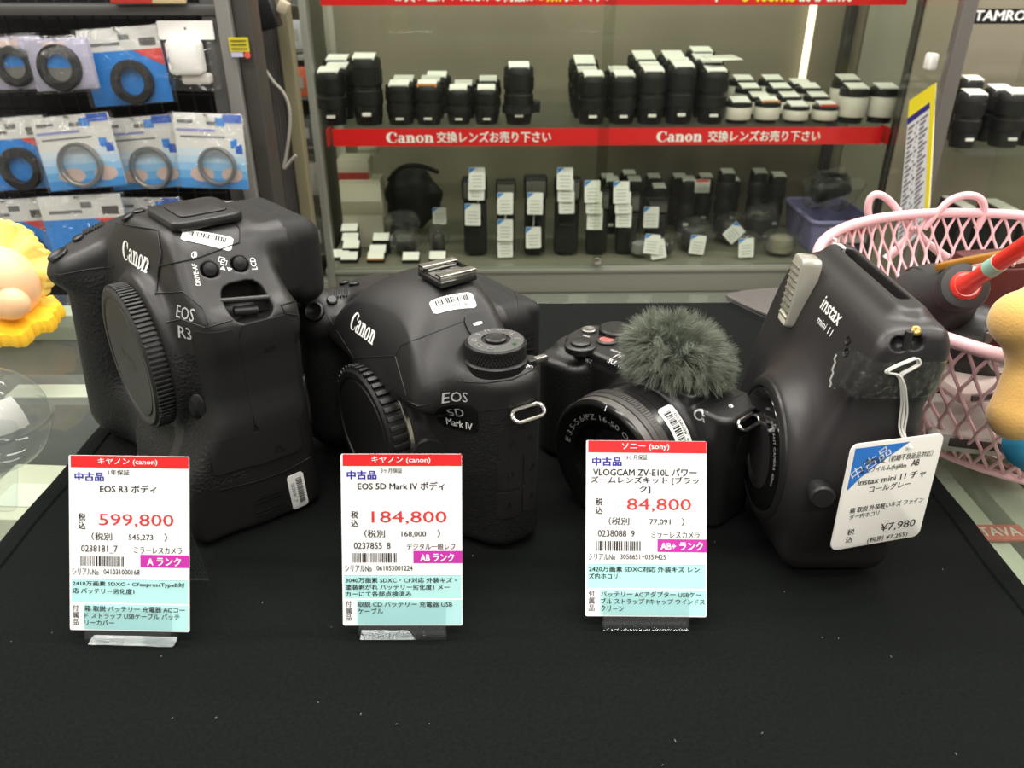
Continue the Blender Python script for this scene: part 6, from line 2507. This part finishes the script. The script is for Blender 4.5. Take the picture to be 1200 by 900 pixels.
GP = 'packaged rings on the pegboard'
pack('lilac', -4, 46, 40, 108, 'lilac clear cased ring, left of the two in the top pegboard row', GP, math.radians(-2))
pack('lilac', 43, 104, 42, 109, 'lilac clear cased ring with pink sticker, beside the blue packet', GP, math.radians(-3), None, -.056)
pack('blue', 104, 190, 32, 124, 'large blue packet with black ring in the top pegboard row', GP, math.radians(-4))
pack('blue', -24, 56, 138, 223, 'blue packet with dark ring, leftmost in the second pegboard row', GP, math.radians(-4))
pack('pale', 52, 133, 135, 222, 'pale blue packet with silver ring, second in the second row', GP, math.radians(-5), (.0, -.16), -.056)
pack('pale', 127, 207, 137, 222, 'pale blue packet with silver ring, third in the second row', GP, math.radians(-4))
pack('pale', 211, 284, 133, 222, 'pale blue packet with silver ring beside the frame post, second row', GP, math.radians(2), (.08, -.18), -.064)
pack('blue', -22, 62, 234, 322, 'deep blue packet with red corner in the third row above the toy', GP, math.radians(-3))
pack('blue', 62, 146, 229, 322, 'blue packet in third row partly hidden by the tall camera grip', GP, math.radians(-3), None, -.056)
pack('pale', 150, 212, 232, 320, 'packet with white and blue top peeking above the tall camera', GP, math.radians(0))
pack('pale', 222, 298, 236, 320, 'white topped packet behind the top right of the tall camera', GP, math.radians(0), None, -.064)
# white accessory in a bag with paper header
c = pg(223, 66, -.03)
t = thing('bagged_adapter', 'white adapter in a clear bag with white paper header on the pegboard', 'bagged adapter', M=Tm(-.58, PY, -.95) @ Tm(c[0], -.03, c[2]))
A = frame_m((0, 0, 0), (1, 0, 0), (0, 0, 1))
kx = pg(256, 66, -.03)[0] - pg(192, 66, -.03)[0]
ky = kx / 64.0
mb = MB()
mb.slab(rrect(kx, 20 * ky, .0015, 2), -.001, .001, mat('header_white', 'efedea', .6), A, off=(0, 28 * ky))
mb.cyl((0, 30 * ky, .0012), (0, 30 * ky, .0018), .0016, .0016, SILVER, 10, A)
mb.build('paper_header', t)
mb = MB()
mb.slab(rrect(40 * ky, 38 * ky, 6 * ky, 5), 0, .020, mat('adapter_white', 'efece8', .45), A, bev=.004, off=(-2 * ky, 0 * ky))
mb.slab(rrect(34 * ky, 12 * ky, 4 * ky, 5), -.002, .014, mat('adapter_cream', 'cfc8c0', .5), A, bev=.003, off=(6 * ky, -24 * ky))
mb.build('adapter_body', t)
mb = MB()
g_ = []
for y in np.linspace(-36, 18, 9):
    for x in np.linspace(-28, 32, 9):
        g_.append((x * ky, y * ky, .024 * (1 - ((x - 2) / 31) ** 4) + .002 + .002 * math.sin(x * 9.1 + y * 5.3)))
mb.add(g_, [(j * 9 + i, j * 9 + i + 1, (j + 1) * 9 + i + 1, (j + 1) * 9 + i) for j in range(8) for i in range(8)], BAG, A)
mb.build('clear_bag', t)
for (u0, u1, c_, lb) in ((131, 174, 'c93a34', 'red packet whose lower edge shows above the pegboard rail'), (178, 211, 'e0c89c', 'cream packet whose lower edge shows above the pegboard rail')):
    a, b = pg(u0, 4, -.035), pg(u1, -40, -.035)
    t = thing('hanging_packet', lb, 'packet', M=Tm(-.58, PY, -.95) @ Tm((a[0] + b[0]) / 2, -.035, (a[2] + b[2]) / 2))
    mb = MB()
    mb.box((0, 0, 0), (b[0] - a[0], .008, b[2] - a[2]), mat('packet_' + c_, c_, .5), bev=.002)
    mb.build('packet_body', t)
    mb = MB()
    mb.box((0, -.0045, -.004), ((b[0] - a[0]) * .7, .001, .012), PWH)
    mb.build('printed_label', t)

# ------------------------------------------------------------------ ribbed dark panel with trailing cable
RY0 = 1.55
rb = thing('ribbed_panel', 'dark ribbed rolled panel standing between the pegboard and the showcase', 'ribbed panel', (0, RY0, -.95))
a, b = at_y(283, 100, RY0), at_y(335, 100, RY0)
mb = MB()
n = 15
RBM = mat('ribbed_dark', '4a4745', .6, bump=('noise', 200, .3, .001))
for i in range(n):
    x = a[0] + (b[0] - a[0]) * (i + .5) / n
    mb.cyl((x, 0, .02), (x, 0, 1.5), (b[0] - a[0]) / n * .5, (b[0] - a[0]) / n * .5, RBM, 10)
mb.build('ribbed_sheet', rb)
mb = MB()
mb.box((b[0] + .012, .0, .76), (.022, .03, 1.5), mat('olive_trim', '6f6a52', .5), bev=.003)
mb.build('edge_trim', rb)
mb = MB()
P = spline([at_y(u, v, RY0 - .045) for u, v in ((296, -20), (297, 10), (300, 45), (308, 75), (320, 95), (331, 107), (338, 122), (340, 140), (338, 165), (335, 185), (333, 197), (341, 188), (347, 182))], 8)
mb.tube(P, .0028, mat('cable_grey', '9a968c', .5), 8)
tag(mb.build('grey_cable'), 'thin grey cable trailing down in front of the dark ribbed panel', 'cable')
c = at_y(311, 14, RY0 - .05)
t = thing('power_adapter', 'black power adapter hanging at the top of the ribbed panel', 'power adapter', tuple(c))
mb = MB(); mb.box((0, 0, 0), (.040, .03, .055), LB, Tm(0, 0, 0, 0, 0, math.radians(-14)), bev=.006); mb.build('adapter_body', t)
mb = MB(); mb.box((.024, .0, .022), (.018, .02, .022), mat('plug_beige', 'b3aa92', .5), Tm(0, 0, 0, 0, 0, math.radians(30)), bev=.004); mb.build('plug', t)

# ------------------------------------------------------------------ second cabinet at the right
RYC = 1.72
rc = thing('lens_cabinet', 'second glass lens cabinet with black sign at the right edge', 'cabinet', (1.0, RYC, -.95))


def rcp(u, v, d):
    return at_y(u, v, RYC + d) - np.array([1.0, RYC, -.95])


xp0, xp1 = rcp(1100, 120, 0)[0], rcp(1114, 120, 0)[0]
zs2 = rcp(1160, 181, 0)[2]
zt2 = rcp(1160, 10, .0)[2]
mb = MB(); mb.box(((xp0 + xp1) / 2, 0, .83), (xp1 - xp0 + .004, .026, 1.56), mat('cabinet_post', '77736f', .38, metal=.5), bev=.003); mb.build('frame_post', rc)
mb = MB(); mb.box((.365, .205, .83), (.93, .008, 1.56), BOARD); mb.build('back_panel', rc)
mb = MB(); mb.box((xp0 + .01, .107, .83), (.006, .185, 1.5), PANE); mb.build('side_glass', rc)
mb = MB(); mb.box((.40, .108, zs2 - .004), (.86, .18, .008), TOPGLASS, bev=.001); mb.build('glass_shelf', rc)
mb = MB(); mb.box((.45, .0, .9), (.86, .004, 1.1), PANE); mb.build('front_glass', rc)
zl = rcp(1150, 330, .1)[2]
mb = MB(); mb.box((.40, .105, zl - .012), (.9, .18, .024), mat('deck', '6d6b5e', .5)); mb.box((.45, .0, (zl - .02) / 2), (.9, .03, zl - .03), GREYF, bev=.003); mb.build('deck', rc)
mb = MB()
p0, p1 = rcp(1139, 28, .01), rcp(1142, 10, .01)
mb.box((p0[0] + .22, .012, (p0[2] + p1[2]) / 2), (.44, .003, p1[2] - p0[2]), mat('sign_black', '161616', .4))
t0, t1 = rcp(1143, 25, .0), rcp(1221, 12, .0)
flat(mb, text2d('TAMRON', .04), t0[0], t0[2], t1[0] - t0[0], t1[2] - t0[2], PAPER, frame_m((0, .0085, 0), (1, 0, 0), (0, 0, 1)))
mb.build('shelf_sign', rc)
RCM = Tm(1.0, RYC, -.95)
for i, (u, v, d, w, lb) in enumerate(((1141, 110, .08, 34, 'front black lens beside the post on the right cabinet shelf'), (1139, 94, .15, 28, 'rear black lens with silver cap ring on the right cabinet shelf'),
                                     (1190, 112, .09, 38, 'wide black lens in front on the right cabinet shelf'), (1172, 104, .15, 34, 'black lens behind the wide one on the right cabinet shelf'),
                                     (1222, 108, .10, 36, 'black lens cut by the right edge on the right cabinet shelf'))):
    p = rcp(u, v, d)
    r_ = round(w * .5 / F_PX * (RYC + d) * .93, 3)
    put_lens((p[0], d, zs2), round(max(p[2] - zs2, .05), 2), r_, lb, 'lenses in the right cabinet', M=RCM)
for i, (u0, u1, v0, v1, d, lb) in enumerate(((1100, 1132, 238, 300, .10, 'cream topped dark carton beside the post in the right cabinet'), (1128, 1172, 236, 322, .14, 'largest black carton with pale top low in the right cabinet'),
                                           (1166, 1194, 258, 322, .10, 'black carton with pale blue top low in the right cabinet'), (1192, 1224, 270, 322, .08, 'lowest black carton at the right edge of the cabinet'))):
    a, b = rcp(u0, v1, d), rcp(u1, v0, d)
    h_ = b[2] - zl
    t = thing('lens_carton', lb, 'carton', M=RCM @ Tm((a[0] + b[0]) / 2, .105, zl + .001, .0), group='cartons in the right cabinet')
    mb = MB(); mb.box((0, 0, h_ / 2), (b[0] - a[0], .11, h_), LB, bev=.003); mb.build('carton_body', t)
    mb = MB(); mb.box((0, 0, h_ + .001), ((b[0] - a[0]) * .94, .10, .002), mat('carton_top_pale', 'bdbab2', .5)); mb.build('top_label', t)
